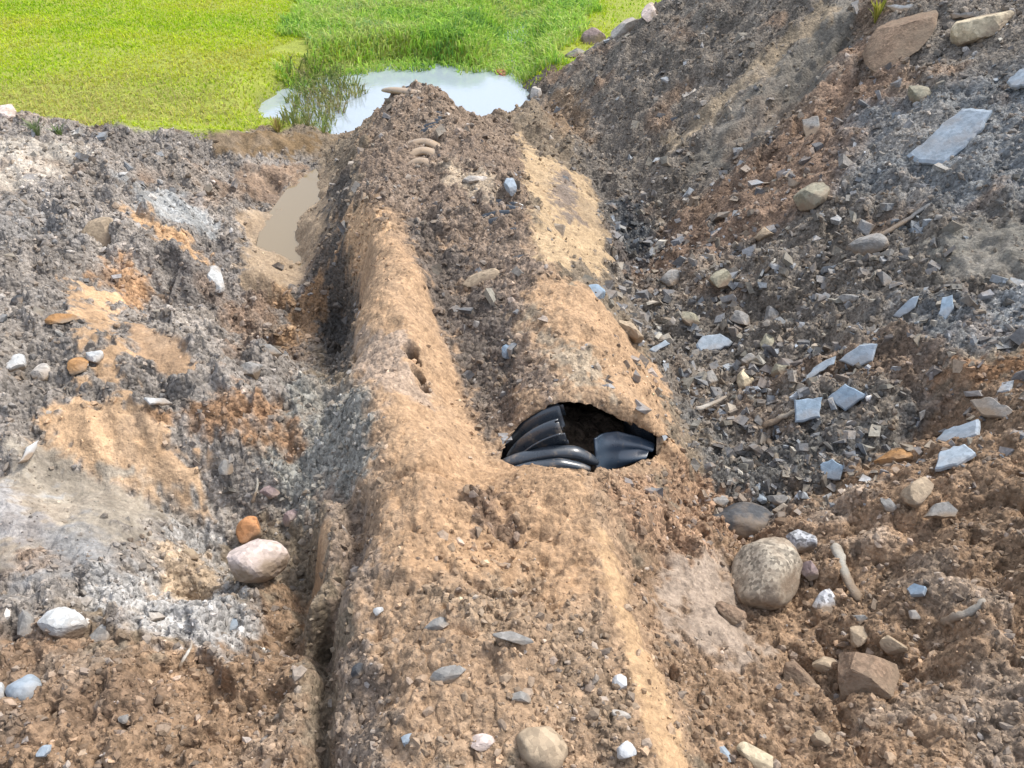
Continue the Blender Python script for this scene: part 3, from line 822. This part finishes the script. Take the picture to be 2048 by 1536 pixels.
def build_pipe():
    root = bpy.data.objects.new("culvert_pipe", None)
    root.location = (.30, 2.6, .1); COL.objects.link(root)
    tag(root, "black corrugated plastic culvert pipe broken open in the middle of the earth mound", "pipe")
    off = np.array(root.location)
    def tube(name, y0, y1, ny, rfun, keep, mat, nt=120, a0=0, a1=360):
        ys = np.linspace(y0, y1, ny); th = np.radians(np.linspace(a0, a1, nt))
        cx, cz = pipe_axis(ys)
        r = rfun(ys)[:, None] * np.ones((1, nt))
        V = np.stack([cx[:, None] + r * np.cos(th), np.repeat(ys[:, None], nt, 1), cz[:, None] + r * np.sin(th)], -1).reshape(-1, 3) - off
        idx = np.arange(ny * nt).reshape(ny, nt)
        F = np.stack([idx[:-1, :-1], idx[1:, :-1], idx[1:, 1:], idx[:-1, 1:]], -1).reshape(-1, 4)
        yc = np.repeat(((ys[:-1] + ys[1:]) / 2)[:, None], nt - 1, 1).ravel()
        tc = np.repeat(np.degrees((th[:-1] + th[1:]) / 2)[None], ny - 1, 0).ravel()
        o = mesh_obj(name, V, F[keep(yc, tc)], mat, root, True)
        sm = o.modifiers.new("wall", 'SOLIDIFY'); sm.thickness = .006; sm.offset = -1
        return o
    pitch = .098
    def corr(ys):
        ph = np.cos((ys - 2.61) / pitch * 2 * np.pi)
        return R_PIPE - .046 + .046 * np.tanh(1.7 * ph) / math.tanh(1.7)
    def torn(yc, tc, lo, hi, yend):
        e = .012 * vnoise(tc * .2, yc * 0 + 3, 12)
        h = hi + 4 * vnoise(yc * 20, yc * 0 + 1, 14)
        return ~((yc < yend + e) & (tc > lo) & (tc < h))
    tube("corrugated_wall", 2.52, 8.5, 700, corr, lambda y, t: torn(y, t, -75, 108, 2.80), M_PIPE, 140, -150, 210)
    tube("inner_liner", 2.2, 8.5, 160, lambda ys: R_PIPE - .092 + .003 * np.cos((ys - 2.61) / pitch * 6.283),
         lambda y, t: torn(y, t, 6, 116, 2.86) & ~((y < 2.50) & (t > -30) & (t < 210)), M_PIPE_IN, 140, -150, 210)
    # crushed ribs lying in front of the break: flattened arches
    def strip(name, pts, r, mat, flat=.8, n=60):
        pts = np.array(pts, float)
        t = np.linspace(0, len(pts) - 1, n)
        P = np.stack([np.interp(t, range(len(pts)), pts[:, k]) for k in range(3)], 1)
        for _ in range(8): P[1:-1] = (P[:-2] + P[1:-1] * 2 + P[2:]) / 4
        T = np.gradient(P, axis=0); T /= np.linalg.norm(T, axis=1)[:, None]
        side = np.cross(T, [0, 0, 1]); side /= np.linalg.norm(side, axis=1)[:, None]
        up = np.cross(side, T)
        a = np.linspace(0, 2 * np.pi, 15)[:-1]
        rr = r * (1 - .55 * np.linspace(-1, 1, n) ** 6)
        V = P[:, None] + rr[:, None, None] * (np.cos(a)[None, :, None] * side[:, None] + flat * np.sin(a)[None, :, None] * up[:, None])
        m = len(a); idx = np.arange(n * m).reshape(n, m)
        F = [tuple(int(q) for q in (idx[i, j], idx[i + 1, j], idx[i + 1, (j + 1) % m], idx[i, (j + 1) % m])) for i in range(n - 1) for j in range(m)]
        F += [tuple(int(q) for q in idx[0]), tuple(int(q) for q in idx[-1][::-1])]
        return mesh_obj(name, V.reshape(-1, 3) - off, F, mat, root, True)
    def on(u, v, y):
        d = ray(u, v); k = y / d[1]; return (d[0] * k, y, CAM_Z + d[2] * k)
    strip("crushed_rib", [on(992, 935, 2.50), on(1040, 918, 2.50), on(1100, 904, 2.505), on(1150, 904, 2.51), on(1195, 925, 2.52)], .034, M_PIPE, .75)
    strip("crushed_rib", [on(1000, 950, 2.43), on(1060, 934, 2.435), on(1120, 926, 2.44), on(1180, 938, 2.45)], .026, M_PIPE, .75)
    # earth spilled inside
    yy, tt = np.meshgrid(np.linspace(2.56, 3.7, 60), np.linspace(-1, 1, 40), indexing='ij')
    cx, cz = pipe_axis(yy)
    ww = R_PIPE - .10
    top = cz - .17 + .22 * np.exp(-((yy - 2.98) / .28) ** 2) * (1 - .35 * tt) + .05 * fbm(yy * 9, tt * 2.4, 411, 4, .6) + .02 * cell(yy / .06, tt * 5, 412)[0]
    top = np.minimum(top, cz + np.sqrt(np.maximum(0, ww ** 2 - (tt * ww) ** 2)))
    Vv = np.stack([cx + tt * ww * .98, yy, top], -1).reshape(-1, 3) - off
    ix = np.arange(60 * 40).reshape(60, 40)
    eo = mesh_obj("earth_fill", Vv, np.stack([ix[:-1, :-1], ix[:-1, 1:], ix[1:, 1:], ix[1:, :-1]], -1).reshape(-1, 4)[:, ::-1], M_SOIL, root, True)
    vcol(eo, "soil_colour", np.tile((.20, .15, .11), (len(Vv), 1))); vfloat(eo, "coarse", np.full(len(Vv), .8)); vfloat(eo, "wet", np.zeros(len(Vv)))
    # torn panel folded down inside on the right
    C = [[on(1186, 868, 2.66), on(1235, 862, 2.74), on(1280, 874, 2.76), on(1312, 888, 2.76)],
         [on(1188, 900, 2.62), on(1240, 896, 2.69), on(1280, 898, 2.72), on(1302, 902, 2.72)],
         [on(1191, 944, 2.57), on(1230, 938, 2.64), on(1262, 928, 2.66), on(1284, 920, 2.68)]]
    C = np.array(C); nu, nv = 40, 28
    uu = np.linspace(0, 3, nu); vv = np.linspace(0, 2, nv)
    A = np.array([[[np.interp(a, range(4), [np.interp(b, range(3), C[:, i, k]) for i in range(4)]) for k in range(3)] for a in uu] for b in vv])
    A[..., 1] += .012 * np.sin(vv * 7)[:, None] * np.linspace(.2, 1, nu)[None] + .03 * np.exp(-(uu / .25) ** 2)[None] * -1
    idx = np.arange(nu * nv).reshape(nv, nu)
    F = np.stack([idx[:-1, :-1], idx[:-1, 1:], idx[1:, 1:], idx[1:, :-1]], -1).reshape(-1, 4)
    o = mesh_obj("torn_flap", A.reshape(-1, 3) - off, F, M_PIPE_IN, root, True)
    sm = o.modifiers.new("wall", 'SOLIDIFY'); sm.thickness = .008
    # ribs still showing near the far end, caked with dust
    def arc(u0, v0, u1, v1, bow, r, mat, lift=.03):
        p0, p1 = at(u0, v0), at(u1, v1)
        hm = float(np.mean([samp(Z0, p0.x + (p1.x - p0.x) * k, p0.y + (p1.y - p0.y) * k) for k in np.linspace(.1, .9, 9)]))
        pts = [(p0.x + (p1.x - p0.x) * k, p0.y + (p1.y - p0.y) * k + bow * (1 - (2 * k - 1) ** 2), hm - .06 + (lift + .03) * (1 - (2 * k - 1) ** 2)) for k in np.linspace(0, 1, 9)]
        o = strip("rib", pts, r * 1.1, mat, .6, 40); o["label"] = "sand coated rib showing through the mound near the far end"
    arc(800, 286, 890, 285, .10, .042, M_PIPE_DUST)
    arc(802, 306, 888, 306, .10, .046, M_PIPE_DUST)
    arc(808, 328, 880, 328, .08, .042, M_PIPE_DUST)
    arc(768, 205, 905, 208, .04, .05, M_PIPE_DUST, .005)
    arc(775, 190, 895, 190, .04, .05, M_PIPE_DUST, .005)
    arc(785, 178, 880, 176, .03, .05, M_PIPE_DUST, .005)
    return root
build_pipe()

# ------------------------------------------------------------------ stones
ROCK_V, ROCK_F = ico(3)
def rock_verts(w, d, h, seed, facets=9, rough=.10):
    r = np.random.default_rng(seed)
    V = ROCK_V.copy()
    for k in range(3):
        f = 1.3 * 1.9 ** k; ph = r.random((3, 3)) * 6.28; A = r.standard_normal((3, 3)) * f
        V *= (1 + rough * .8 / 1.7 ** k * np.sin(ROCK_V @ A[0] + ph[0, 0]) * np.sin(ROCK_V @ A[1] + ph[0, 1]))[:, None]
    for _ in range(facets):
        n = r.standard_normal(3); n /= np.linalg.norm(n)
        dd = (.50 if facets > 6 else .66) + .24 * r.random()
        s = V @ n - dd
        V = V - np.where(s > 0, s, 0)[:, None] * n * .96
    V *= (1 + .012 * r.standard_normal(len(V)))[:, None]
    V /= np.abs(V).max(0)
    return V * np.array([w, d, h]) * .5

COLS = dict(pale=(.43, .40, .365), white=(.46, .475, .48), blue=(.22, .30, .385), paleblue=(.31, .37, .43), grey=(.25, .245, .235), dark=(.065, .07, .078),
            tan=(.38, .30, .21), orange=(.48, .235, .105), pink=(.58, .49, .45), brown=(.235, .165, .115), olive=(.27, .255, .19), granite=(.37, .325, .26),
            speck=(.40, .41, .43), purple=(.27, .205, .20), red=(.36, .13, .075), quartz=(.52, .54, .56), cream=(.55, .47, .33), rust=(.34, .185, .075))
MATS = dict(granite=M_GRANITE, speck=M_GRANITE, blue=M_SLATE, paleblue=M_SLATE, brown=M_CLOD, orange=M_STONE, quartz=M_SLATE)

seed_n = [140]
def stone(u, v, w, h, col, label, name="stone", cat="stone", group=None, rot=0.0, t=.75, sink=.2, facets=9, rough=.10):
    seed_n[0] += 1
    p = at(u, v); dep = depth_of(p)
    k = dep / FPX
    a = math.atan2(CAM_Z - p.z, math.hypot(p.x, p.y))
    W = w * k; Y = h * k / (math.sin(a) + t * .55 * math.cos(a)); Z = max(t * min(Y, W * 1.1), .012)
    V = rock_verts(W * 1.06, Y * 1.06, Z, seed_n[0], facets, rough)
    n = normal_at(p.x, p.y)
    o = mesh_obj(name, V, ROCK_F, MATS.get(col, M_STONE), None, facets < 6)
    q = Vector((0, 0, 1)).rotation_difference((n + Vector((0, 0, .35))).normalized())
    o.rotation_mode = 'QUATERNION'
    yaw = math.atan2(-p.x, p.y)
    o.rotation_quaternion = q @ Matrix.Rotation(yaw + math.radians(rot), 3, 'Z').to_quaternion()
    o.location = p + n * Z * (sink - .10 if t > .5 else sink - .05)
    o.color = (*COLS[col], 1)
    tag(o, label, cat, group)
    return o

def shard(px, col, label, thick=.02, name="stone_shard", cat="stone shard", group="flat pale shards on the right bank", tilt=.3):
    """a flat broken plate: its outline lies in its own plane on the slope"""
    seed_n[0] += 1
    r = np.random.default_rng(seed_n[0])
    px = np.array(px, float); cu, cv = px.mean(0)
    p = at(cu, cv)
    n = normal_at(p.x, p.y)
    cam_dir = (Vector((0, 0, CAM_Z)) - p).normalized()
    n = (n + cam_dir * tilt).normalized()
    c = p + n * (thick * .75 + (.045 if thick > .025 else .016))
    pts = []
    N = len(px)
    for i in range(N):
        a, b = px[i], px[(i + 1) % N]
        m = max(2, int(np.linalg.norm(b - a) / 9))
        for k in range(m):
            q = a + (b - a) * k / m + (r.standard_normal(2) * 1.1 if k else 0)
            d = Vector(ray(*q)); tt = (c - Vector((0, 0, CAM_Z))).dot(n) / d.dot(n)
            pts.append(Vector((0, 0, CAM_Z)) + d * tt)
    cen = sum(pts, Vector()) / len(pts)
    up = n * thick
    V, F, M = [], [], len(pts)
    for s, hgt in ((.90, .5), (1.0, .22), (1.0, -.4), (.86, -.6)):
        for q in pts:
            V.append((cen + (q - cen) * s) + up * (hgt + (.05 if s < .99 and hgt < 0 else 0) * r.standard_normal()) - cen)
    for ring in range(3):
        for i in range(M):
            j = (i + 1) % M
            F.append((ring * M + i, ring * M + j, (ring + 1) * M + j, (ring + 1) * M + i))
    V.append(up * .5); V.append(up * -.6)
    F += [(4 * M, (i + 1) % M, i) for i in range(M)] + [(4 * M + 1, 3 * M + i, 3 * M + (i + 1) % M) for i in range(M)]
    o = mesh_obj(name, V, F, MATS.get(col, M_STONE), None, False)
    o.location = cen; o.color = (*COLS[col], 1)
    tag(o, label, cat, group)
    return o

def stick(p0, p1, wpx, label, col=(.33, .30, .26), lift=.012, taper=.6, bend=.01, group="sticks lying on the banks"):
    seed_n[0] += 1
    r = np.random.default_rng(seed_n[0])
    a, b = at(*p0), at(*p1)
    k = depth_of((a + b) / 2) / FPX
    rad = wpx * k * .5
    n = 16; mid = (a + b) / 2
    ring = 7; V, F = [], []
    T = (b - a).normalized(); S = T.cross(Vector((0, 0, 1))).normalized(); U = S.cross(T)
    for i in range(n):
        t = i / (n - 1)
        q = a.lerp(b, t); hz = float(samp(Z0, q.x, q.y))
        q.z = max(q.z, .5 * q.z + .5 * hz) + lift
        q = q + S * bend * math.sin(t * 3.1) + S * r.normal() * rad * .08
        rr = rad * (1 - (1 - taper) * t) * (.45 if i in (0, n - 1) else 1) * (1 + .08 * r.normal())
        for j in range(ring):
            an = 6.283 * j / ring
            V.append(q + S * rr * math.cos(an) + U * rr * .6 * math.sin(an) - mid)
    for i in range(n - 1):
        for j in range(ring):
            F.append((i * ring + j, i * ring + (j + 1) % ring, (i + 1) * ring + (j + 1) % ring, (i + 1) * ring + j))
    F += [tuple(range(ring))[::-1], tuple(range((n - 1) * ring, n * ring))]
    o = mesh_obj("stick", V, F, M_WOOD, None, True)
    o.location = mid; o.color = (*col, 1)
    tag(o, label, "stick", group)
    return o

G_R, G_L, G_M = "stones on the right bank", "stones on the left bank", "stones on the earth mound"
# ---- right bank: shards
shard([(1813, 312), (1850, 285), (1890, 245), (1925, 218), (1985, 222), (1962, 262), (1925, 300), (1888, 330), (1832, 326)], 'paleblue',
      "long pale blue white slab, the largest plate on the right bank", .03, "stone_slab", "stone slab")
shard([(2014, 166), (2040, 140), (2085, 130), (2090, 172), (2022, 176)], 'paleblue', "pale turquoise plate cut by the right edge of the photo", .03)
shard([(1588, 800), (1645, 795), (1640, 835), (1590, 845)], 'blue', "square blue shard, lower left of the touching pair above the gully", .02)
shard([(1655, 796), (1690, 768), (1735, 790), (1690, 822)], 'blue', "diamond shaped blue shard right of the square blue one above the gully", .02)
shard([(1678, 722), (1720, 690), (1755, 688), (1745, 722), (1715, 735)], 'paleblue', "pale wedge shard above the diamond shaped blue shard", .018)
shard([(1598, 768), (1635, 730), (1672, 712), (1668, 728), (1630, 752)], 'paleblue', "thin pale sliver pointing down left above the square blue shard", .014)
shard([(1392, 690), (1405, 673), (1440, 668), (1466, 686), (1440, 700), (1400, 704)], 'paleblue', "pale oval shard alone on the dark gravel right of the pipe break", .022)
shard([(1940, 802), (1980, 795), (2036, 826), (2022, 838), (1965, 832)], 'grey', "pale grey flat stone at the right edge above the two stacked shards", .02)
shard([(1872, 882), (1890, 862), (1958, 840), (1958, 872), (1900, 890)], 'paleblue', "upper of two stacked grey blue shards on the brown heap", .022)
shard([(1870, 940), (1880, 905), (1930, 890), (1952, 908), (1915, 932)], 'paleblue', "lower of two stacked grey blue shards on the brown heap", .022)
shard([(1640, 930), (1665, 918), (1688, 932), (1680, 960), (1645, 958)], 'blue', "small square blue shard at the bottom of the gully", .016)
shard([(1786, 632), (1815, 602), (1838, 592), (1830, 615), (1800, 636)], 'paleblue', "small pale triangular shard high right of the gully", .014)
shard([(1876, 630), (1885, 595), (1905, 590), (1908, 615), (1890, 640)], 'blue', "upright small blue shard right of the small triangular one", .014)
shard([(1848, 1034), (1870, 1008), (1895, 1004), (1915, 1022), (1908, 1036)], 'grey', "grey wedge stone under a dark crack on the brown heap", .03)
shard([(1814, 1180), (1830, 1168), (1852, 1174), (1848, 1190), (1822, 1192)], 'blue', "small pale blue stone alone on the brown slope, lower right", .018)
shard([(1770, 12), (1830, 10), (1836, 22), (1790, 26)], 'white', "white thin plate at the top edge right of the weed", .02)
shard([(1900, 28), (1950, 24), (1950, 34), (1905, 38)], 'grey', "narrow grey plate at the top edge far right", .02)
shard([(1604, 240), (1636, 232), (1640, 272), (1612, 278)], 'grey', "small grey rectangular plate between brown band and dark gravel", .02)
shard([(1298, 700), (1330, 680), (1340, 688), (1310, 706)], 'paleblue', "little pale shard right of the round stone beside the mound", .012)
# ---- right bank: stones
RS = [
 (1798, 82, 138, 92, 'brown', "big flat brown boulder embedded at the top of the right bank", "boulder", "boulder"),
 (1965, 62, 105, 55, 'cream', "lumpy yellowish stone at the top right beside the brown boulder", "stone", "stone"),
 (1835, 196, 62, 36, 'olive', "flat olive grey stone below the big brown boulder", "stone", "stone"),
 (1622, 396, 72, 52, 'olive', "rounded pale olive stone half way up the right bank", "stone", "stone"),
 (1735, 492, 80, 42, 'grey', "grey curved stone beside the lower end of the long dark stick", "stone", "stone"),
 (1440, 560, 48, 46, 'olive', "olive stone at the foot of the right bank", "stone", "stone"),
 (1538, 690, 34, 72, 'olive', "upright olive stone right of the pale oval shard", "stone", "stone"),
 (1545, 632, 28, 50, 'grey', "narrow grey stone above the upright olive stone", "stone", "stone"),
 (1490, 765, 44, 58, 'cream', "pale yellowish stone left of the thin pale sliver", "stone", "stone"),
 (1500, 722, 32, 40, 'grey', "grey stone just above the pale yellowish stone", "stone", "stone"),
 (1790, 922, 84, 46, 'rust', "orange brown flattened stone left of the stacked shards", "stone", "stone"),
 (1838, 985, 58, 66, 'tan', "tan stone under the stacked shards on the brown heap", "stone", "stone"),
 (1775, 1010, 36, 34, 'grey', "small grey stone left of the tan stone on the brown heap", "stone", "stone"),
 (1478, 1066, 130, 96, 'dark', "dark blue grey boulder behind the big speckled granite boulder", "boulder", "boulder"),
 (1541, 1176, 134, 176, 'granite', "largest boulder in the right trough, rounded speckled tan granite", "boulder", "boulder"),
 (1602, 1084, 64, 52, 'speck', "black and white speckled stone right above the granite boulder", "stone", "stone"),
 (1645, 1208, 48, 58, 'speck', "black and white speckled stone right below the granite boulder", "stone", "stone"),
 (1622, 1140, 36, 44, 'purple', "brownish stone wedged between the two speckled stones", "stone", "stone"),
 (1720, 1240, 32, 24, 'grey', "little grey stone under the end of the pale stick", "stone", "stone"),
 (1736, 1378, 120, 140, 'brown', "large rounded brown clod in the lower right slope", "earth_clod", "clod"),
 (1458, 1230, 62, 52, 'brown', "brown clod at the left foot of the granite boulder", "earth_clod", "clod"),
 (1718, 1275, 40, 50, 'tan', "tan clod above the large rounded brown clod", "earth_clod", "clod"),
 (1785, 1290, 52, 40, 'tan', "tan clod upper right of the large rounded brown clod", "earth_clod", "clod"),
 (1592, 1355, 80, 78, 'brown', "brown clod left of the large rounded brown clod", "earth_clod", "clod"),
 (1650, 1335, 64, 52, 'tan', "tan clod between the two brown clods of the lower slope", "earth_clod", "clod"),
 (1640, 1480, 46, 36, 'tan', "tan clod at the bottom edge of the right slope", "earth_clod", "clod"),
 (1515, 1518, 84, 56, 'cream', "flat cream stone at the bottom edge right of the sand strip", "stone", "stone"),
 (1448, 1512, 36, 40, 'paleblue', "small pale blue stone left of the flat cream stone", "stone", "stone"),
 (1830, 1232, 26, 20, 'pale', "small pale pebble beside the curved stick", "stone", "stone"),
 (1555, 1000, 46, 24, 'grey', "flat grey stone above the dark boulder", "stone", "stone"),
 (1520, 998, 26, 20, 'paleblue', "pale pebble above the dark boulder", "stone", "stone"),
 (1180, 84, 62, 38, 'purple', "grey pink rock on the crest beside the meadow", "stone", "stone"),
 (1256, 58, 64, 30, 'pale', "pale rock on the crest above the grey pink one", "stone", "stone"),
 (1304, 30, 38, 46, 'pink', "pink rock highest on the crest beside the meadow", "stone", "stone"),
 (1075, 188, 28, 34, 'pale', "pale rock at the right tip of the pond", "stone", "stone"),
 (1004, 152, 30, 48, 'red', "reddish brown stone standing at the pond's far right corner", "stone", "stone"),
 (1150, 112, 40, 24, 'grey', "grey rock on the crest between pond and grey pink rock", "stone", "stone"),
 (1440, 1005, 34, 28, 'grey', "grey stone at the toe of the mound below the pipe", "stone", "stone"),
 (1255, 665, 84, 56, 'tan', "round tan stone lying against the sandy flank above the pipe break", "stone", "stone"),
 (1190, 587, 44, 46, 'blue', "blue grey stone at the foot of the upper sandy flank", "stone", "stone"),
 (1700, 600, 40, 24, 'grey', "grey stone right of the narrow grey stone", "stone", "stone"),
 (1560, 740, 42, 32, 'olive', "low olive stone below the upright olive stone", "stone", "stone"),
 (1420, 760, 30, 40, 'grey', "grey stone left of the pale yellowish stone", "stone", "stone"),
 (1480, 640, 44, 30, 'grey', "grey stone above the pale oval shard", "stone", "stone"),
 (1380, 640, 40, 30, 'olive', "olive stone between round tan stone and pale oval shard", "stone", "stone"),
 (1530, 470, 40, 28, 'tan', "tan stone on the lower end of the brown band", "stone", "stone"),
 (1340, 560, 40, 34, 'grey', "grey stone in the right trough beside the wet gravel", "stone", "stone"),
]
for a in RS:
    big = a[6] == "boulder"
    stone(*a[:5], a[5], a[6], a[7], G_R if a[7] == "stone" else ("boulders in the cutting" if big else "earth clods on the right slope"),
          facets=4 if a[4] in ('granite', 'dark') else 11, sink=.46 if big and a[4] != 'brown' or a[0] == 1736 else (.05 if a[5].startswith("big flat") else .18), t=.42 if a[5].startswith("big flat") else .75)
# ---- left bank
LS = [
 (510, 1160, 122, 118, 'pink', "large pinkish white rock in the left trough", 6, .5),
 (506, 1064, 52, 58, 'orange', "round orange stone just above the pinkish white rock", 4, .32),
 (585, 1042, 42, 44, 'purple', "purple grey stone right of the round orange stone", 10, .25),
 (540, 985, 36, 26, 'purple', "small purple grey stone above the purple and orange stones", 8, .2),
 (122, 1258, 86, 80, 'white', "white blue faceted rock on the pale gravel, lower left", 10, .2),
 (196, 1278, 70, 60, 'grey', "grey stone touching the right side of the white blue rock", 9, .15),
 (56, 1246, 48, 70, 'grey', "flat grey stone left of the white blue rock", 9, .1),
 (50, 1386, 58, 94, 'paleblue', "smooth pale blue oval stone on brown earth, lower left", 3, .25),
 (-4, 1390, 34, 60, 'white', "whitish stone cut by the left edge beside the pale blue oval", 8, .2),
 (430, 566, 42, 72, 'white', "upright whitish stone below the muddy puddle", 10, .15),
 (155, 736, 44, 46, 'rust', "rust coloured stone at the top of the orange sand face", 9, .1),
 (190, 716, 34, 40, 'white', "small white stone beside the rust coloured stone", 9, .1),
 (82, 745, 36, 52, 'pale', "pale faceted stone left of the rust coloured stone", 10, .15),
 (35, 730, 48, 40, 'white', "white stone near the left edge beside the pale faceted stone", 10, .15),
 (14, 230, 44, 48, 'pink', "pinkish white rock at the left edge beside the meadow", 9, .3),
 (205, 468, 90, 50, 'tan', "wide tan stone on the upper left bank", 10, .1),
 (120, 640, 60, 26, 'rust', "flat rust stone above the rust coloured stone", 10, .1),
 (500, 740, 60, 40, 'grey', "grey stone on the left slope beside the dark trench wall", 10, .15),
 (540, 700, 50, 26, 'grey', "flat grey stone above the one beside the trench wall", 10, .15),
 (40, 600, 34, 40, 'dark', "dark stone near the left edge", 9, .1),
 (450, 935, 30, 34, 'grey', "grey stone at the foot of the orange sand face", 9, .2),
 (380, 1110, 36, 26, 'tan', "tan stone on the pale gravel", 9, .2),
 (470, 1250, 50, 30, 'paleblue', "pale blue stone at the lower tip of the pale gravel", 10, .2),
 (310, 1235, 44, 40, 'pale', "pale stone in the middle of the pale gravel", 10, .2),
 (90, 1505, 30, 24, 'paleblue', "small pale blue stone at the bottom left corner", 8, .25),
 (250, 1440, 22, 26, 'grey', "small grey stone on the brown earth, lower left", 8, .25),
]
for u, v, w, h, c, lab, fc, sk in LS:
    stone(u, v, w, h, c, lab, group=G_L, facets=fc, sink=sk, rough=.05 if c == 'paleblue' and fc == 3 else .1)
shard([(36, 926), (52, 895), (78, 880), (74, 896), (56, 922)], 'white', "white sliver at the left edge above the blue grey patch", .015, group="flat pale shards on the left bank")
shard([(288, 796), (330, 798), (345, 808), (300, 808)], 'white', "white sliver at the right edge of the orange sand face", .012, group="flat pale shards on the left bank")
# ---- on the mound
MS = [
 (1080, 1498, 108, 92, 'tan', "round tan boulder half buried at the bottom middle of the mound", 5, .2),
 (1240, 1372, 34, 44, 'quartz', "upper of three white stones beside the sand strip", 10, .25),
 (1245, 1432, 44, 28, 'pale', "middle of three white stones beside the sand strip", 10, .2),
 (1248, 1506, 46, 48, 'quartz', "lowest of three white stones beside the sand strip", 10, .25),
 (1030, 1278, 90, 30, 'grey', "long flat grey stone in the middle of the lower mound", 8, .12),
 (880, 1250, 62, 38, 'grey', "flat grey stone left of the long flat grey one", 8, .12),
 (890, 1352, 84, 34, 'grey', "flat pale grey stone low on the left of the mound", 8, .12),
 (818, 1482, 40, 26, 'paleblue', "small blue white stone at the bottom of the mound", 9, .2),
 (960, 1490, 60, 46, 'pink', "pinkish stone left of the round tan boulder", 9, .1),
 (756, 1224, 24, 22, 'white', "small white pebble on the left side of the lower mound", 9, .3),
 (1016, 704, 28, 36, 'blue', "small bluish stone in the dark groove above the pipe break", 9, .25),
 (950, 362, 70, 26, 'pale', "pale flat stone near the mound's far top", 9, .15),
 (1020, 376, 26, 34, 'paleblue', "small pale blue stone on the right shoulder of the mound's top", 9, .2),
 (965, 558, 80, 36, 'tan', "low tan stone in the groove between the sandy faces", 9, .1),
 (720, 1345, 34, 36, 'dark', "dark stone on the left edge of the lower mound", 9, .2),
 (1040, 1396, 44, 26, 'grey', "grey stone above the round tan boulder", 9, .12),
 (1280, 1060, 30, 26, 'brown', "brown clod above the sand strip", 9, .2),
]
for u, v, w, h, c, lab, fc, sk in MS:
    cl = "boulder" if "boulder" in lab.split(" half")[0] else "stone"
    stone(u, v, w, h, c, lab, "earth_clod" if "clod" in lab else cl, "clod" if "clod" in lab else cl, G_M, facets=fc, sink=sk)
# ---- sticks
stick((1668, 1092), (1716, 1206), 24, "broad pale grey stick right of the granite boulder", (.36, .35, .31), .014, .8)
stick((1878, 1250), (1968, 1206), 20, "curved pale grey stick on the brown slope near the right edge", (.36, .34, .30), .014, .9, .02)
stick((1752, 480), (1862, 410), 14, "long dark grey stick high on the right bank", (.16, .165, .17), .014)
stick((1536, 880), (1572, 955), 14, "dark stick at the bottom of the gully below the square blue shard", (.19, .17, .14))
stick((1524, 855), (1602, 818), 18, "flat pale stick touching the square blue shard", (.34, .31, .26))
stick((1392, 822), (1452, 795), 12, "thin pale stick on the gravel right of the pipe break", (.36, .35, .32))
stick((1528, 548), (1550, 520), 8, "short pale twig half way up the right bank", (.45, .43, .38))
stick((360, 1340), (385, 1285), 8, "thin white root below the pale gravel", (.5, .47, .42), group="sticks lying on the banks")
stick((505, 1010), (515, 960), 7, "thin pale root above the round orange stone", (.42, .39, .33))

# ------------------------------------------------------------------ single plants
def weed(u, v, hpx, n, label, pal, spread=.5, name="weed"):
    p = at(u, v); k = depth_of(p) / FPX; H = hpx * k
    root = bpy.data.objects.new(name, None); COL.objects.link(root); root.location = p
    V, F, C = [], [], []
    for i in range(n):
        az = random.random() * 6.283; l = H * spread * (.3 + random.random()); hh = H * (.5 + .6 * random.random()); w = H * .05
        d = Vector((math.cos(az), math.sin(az), 0)); s = Vector((-d.y, d.x, 0)) * w
        b = d * H * .06
        a0, a1, a2 = b + Vector((0, 0, -.02)), b + d * l * .4 + Vector((0, 0, hh * .65)), b + d * l + Vector((0, 0, hh))
        i0 = len(V); V += [a0 - s * .6, a0 + s * .6, a1 + s, a1 - s, a2]
        F += [(i0, i0 + 1, i0 + 2, i0 + 3), (i0 + 3, i0 + 2, i0 + 4)]
        C += [random.choice(pal)] * 5
    o = mesh_obj("leaves", V, F, M_GRASS, root); vcol(o, "blade", np.array(C))
    vs = [(-.004, -.004, -.03), (.004, -.004, -.03), (.004, .004, -.03), (-.004, .004, -.03), (0, 0, H * .8)]
    o2 = mesh_obj("stem", vs, [(0, 1, 4), (1, 2, 4), (2, 3, 4), (3, 0, 4)], M_GRASS, root); vcol(o2, "blade", np.array([pal[0]] * 5))
    tag(root, label, "weed")
weed(1752, 42, 44, 26, "yellow green weed at the top edge beside the big brown boulder", [(.30, .32, .04), (.22, .26, .04), (.36, .34, .08)])
weed(75, 268, 30, 30, "grey green tuft on the left bank beside the meadow's edge", [(.16, .22, .09), (.22, .25, .14)], .8)
weed(120, 272, 24, 24, "small green tuft right of the grey green one on the left bank", [(.14, .22, .07), (.2, .26, .1)], .8)
weed(555, 262, 34, 24, "straw coloured tuft at the meadow corner beside the pond", [(.38, .30, .12), (.28, .27, .06)], .8)
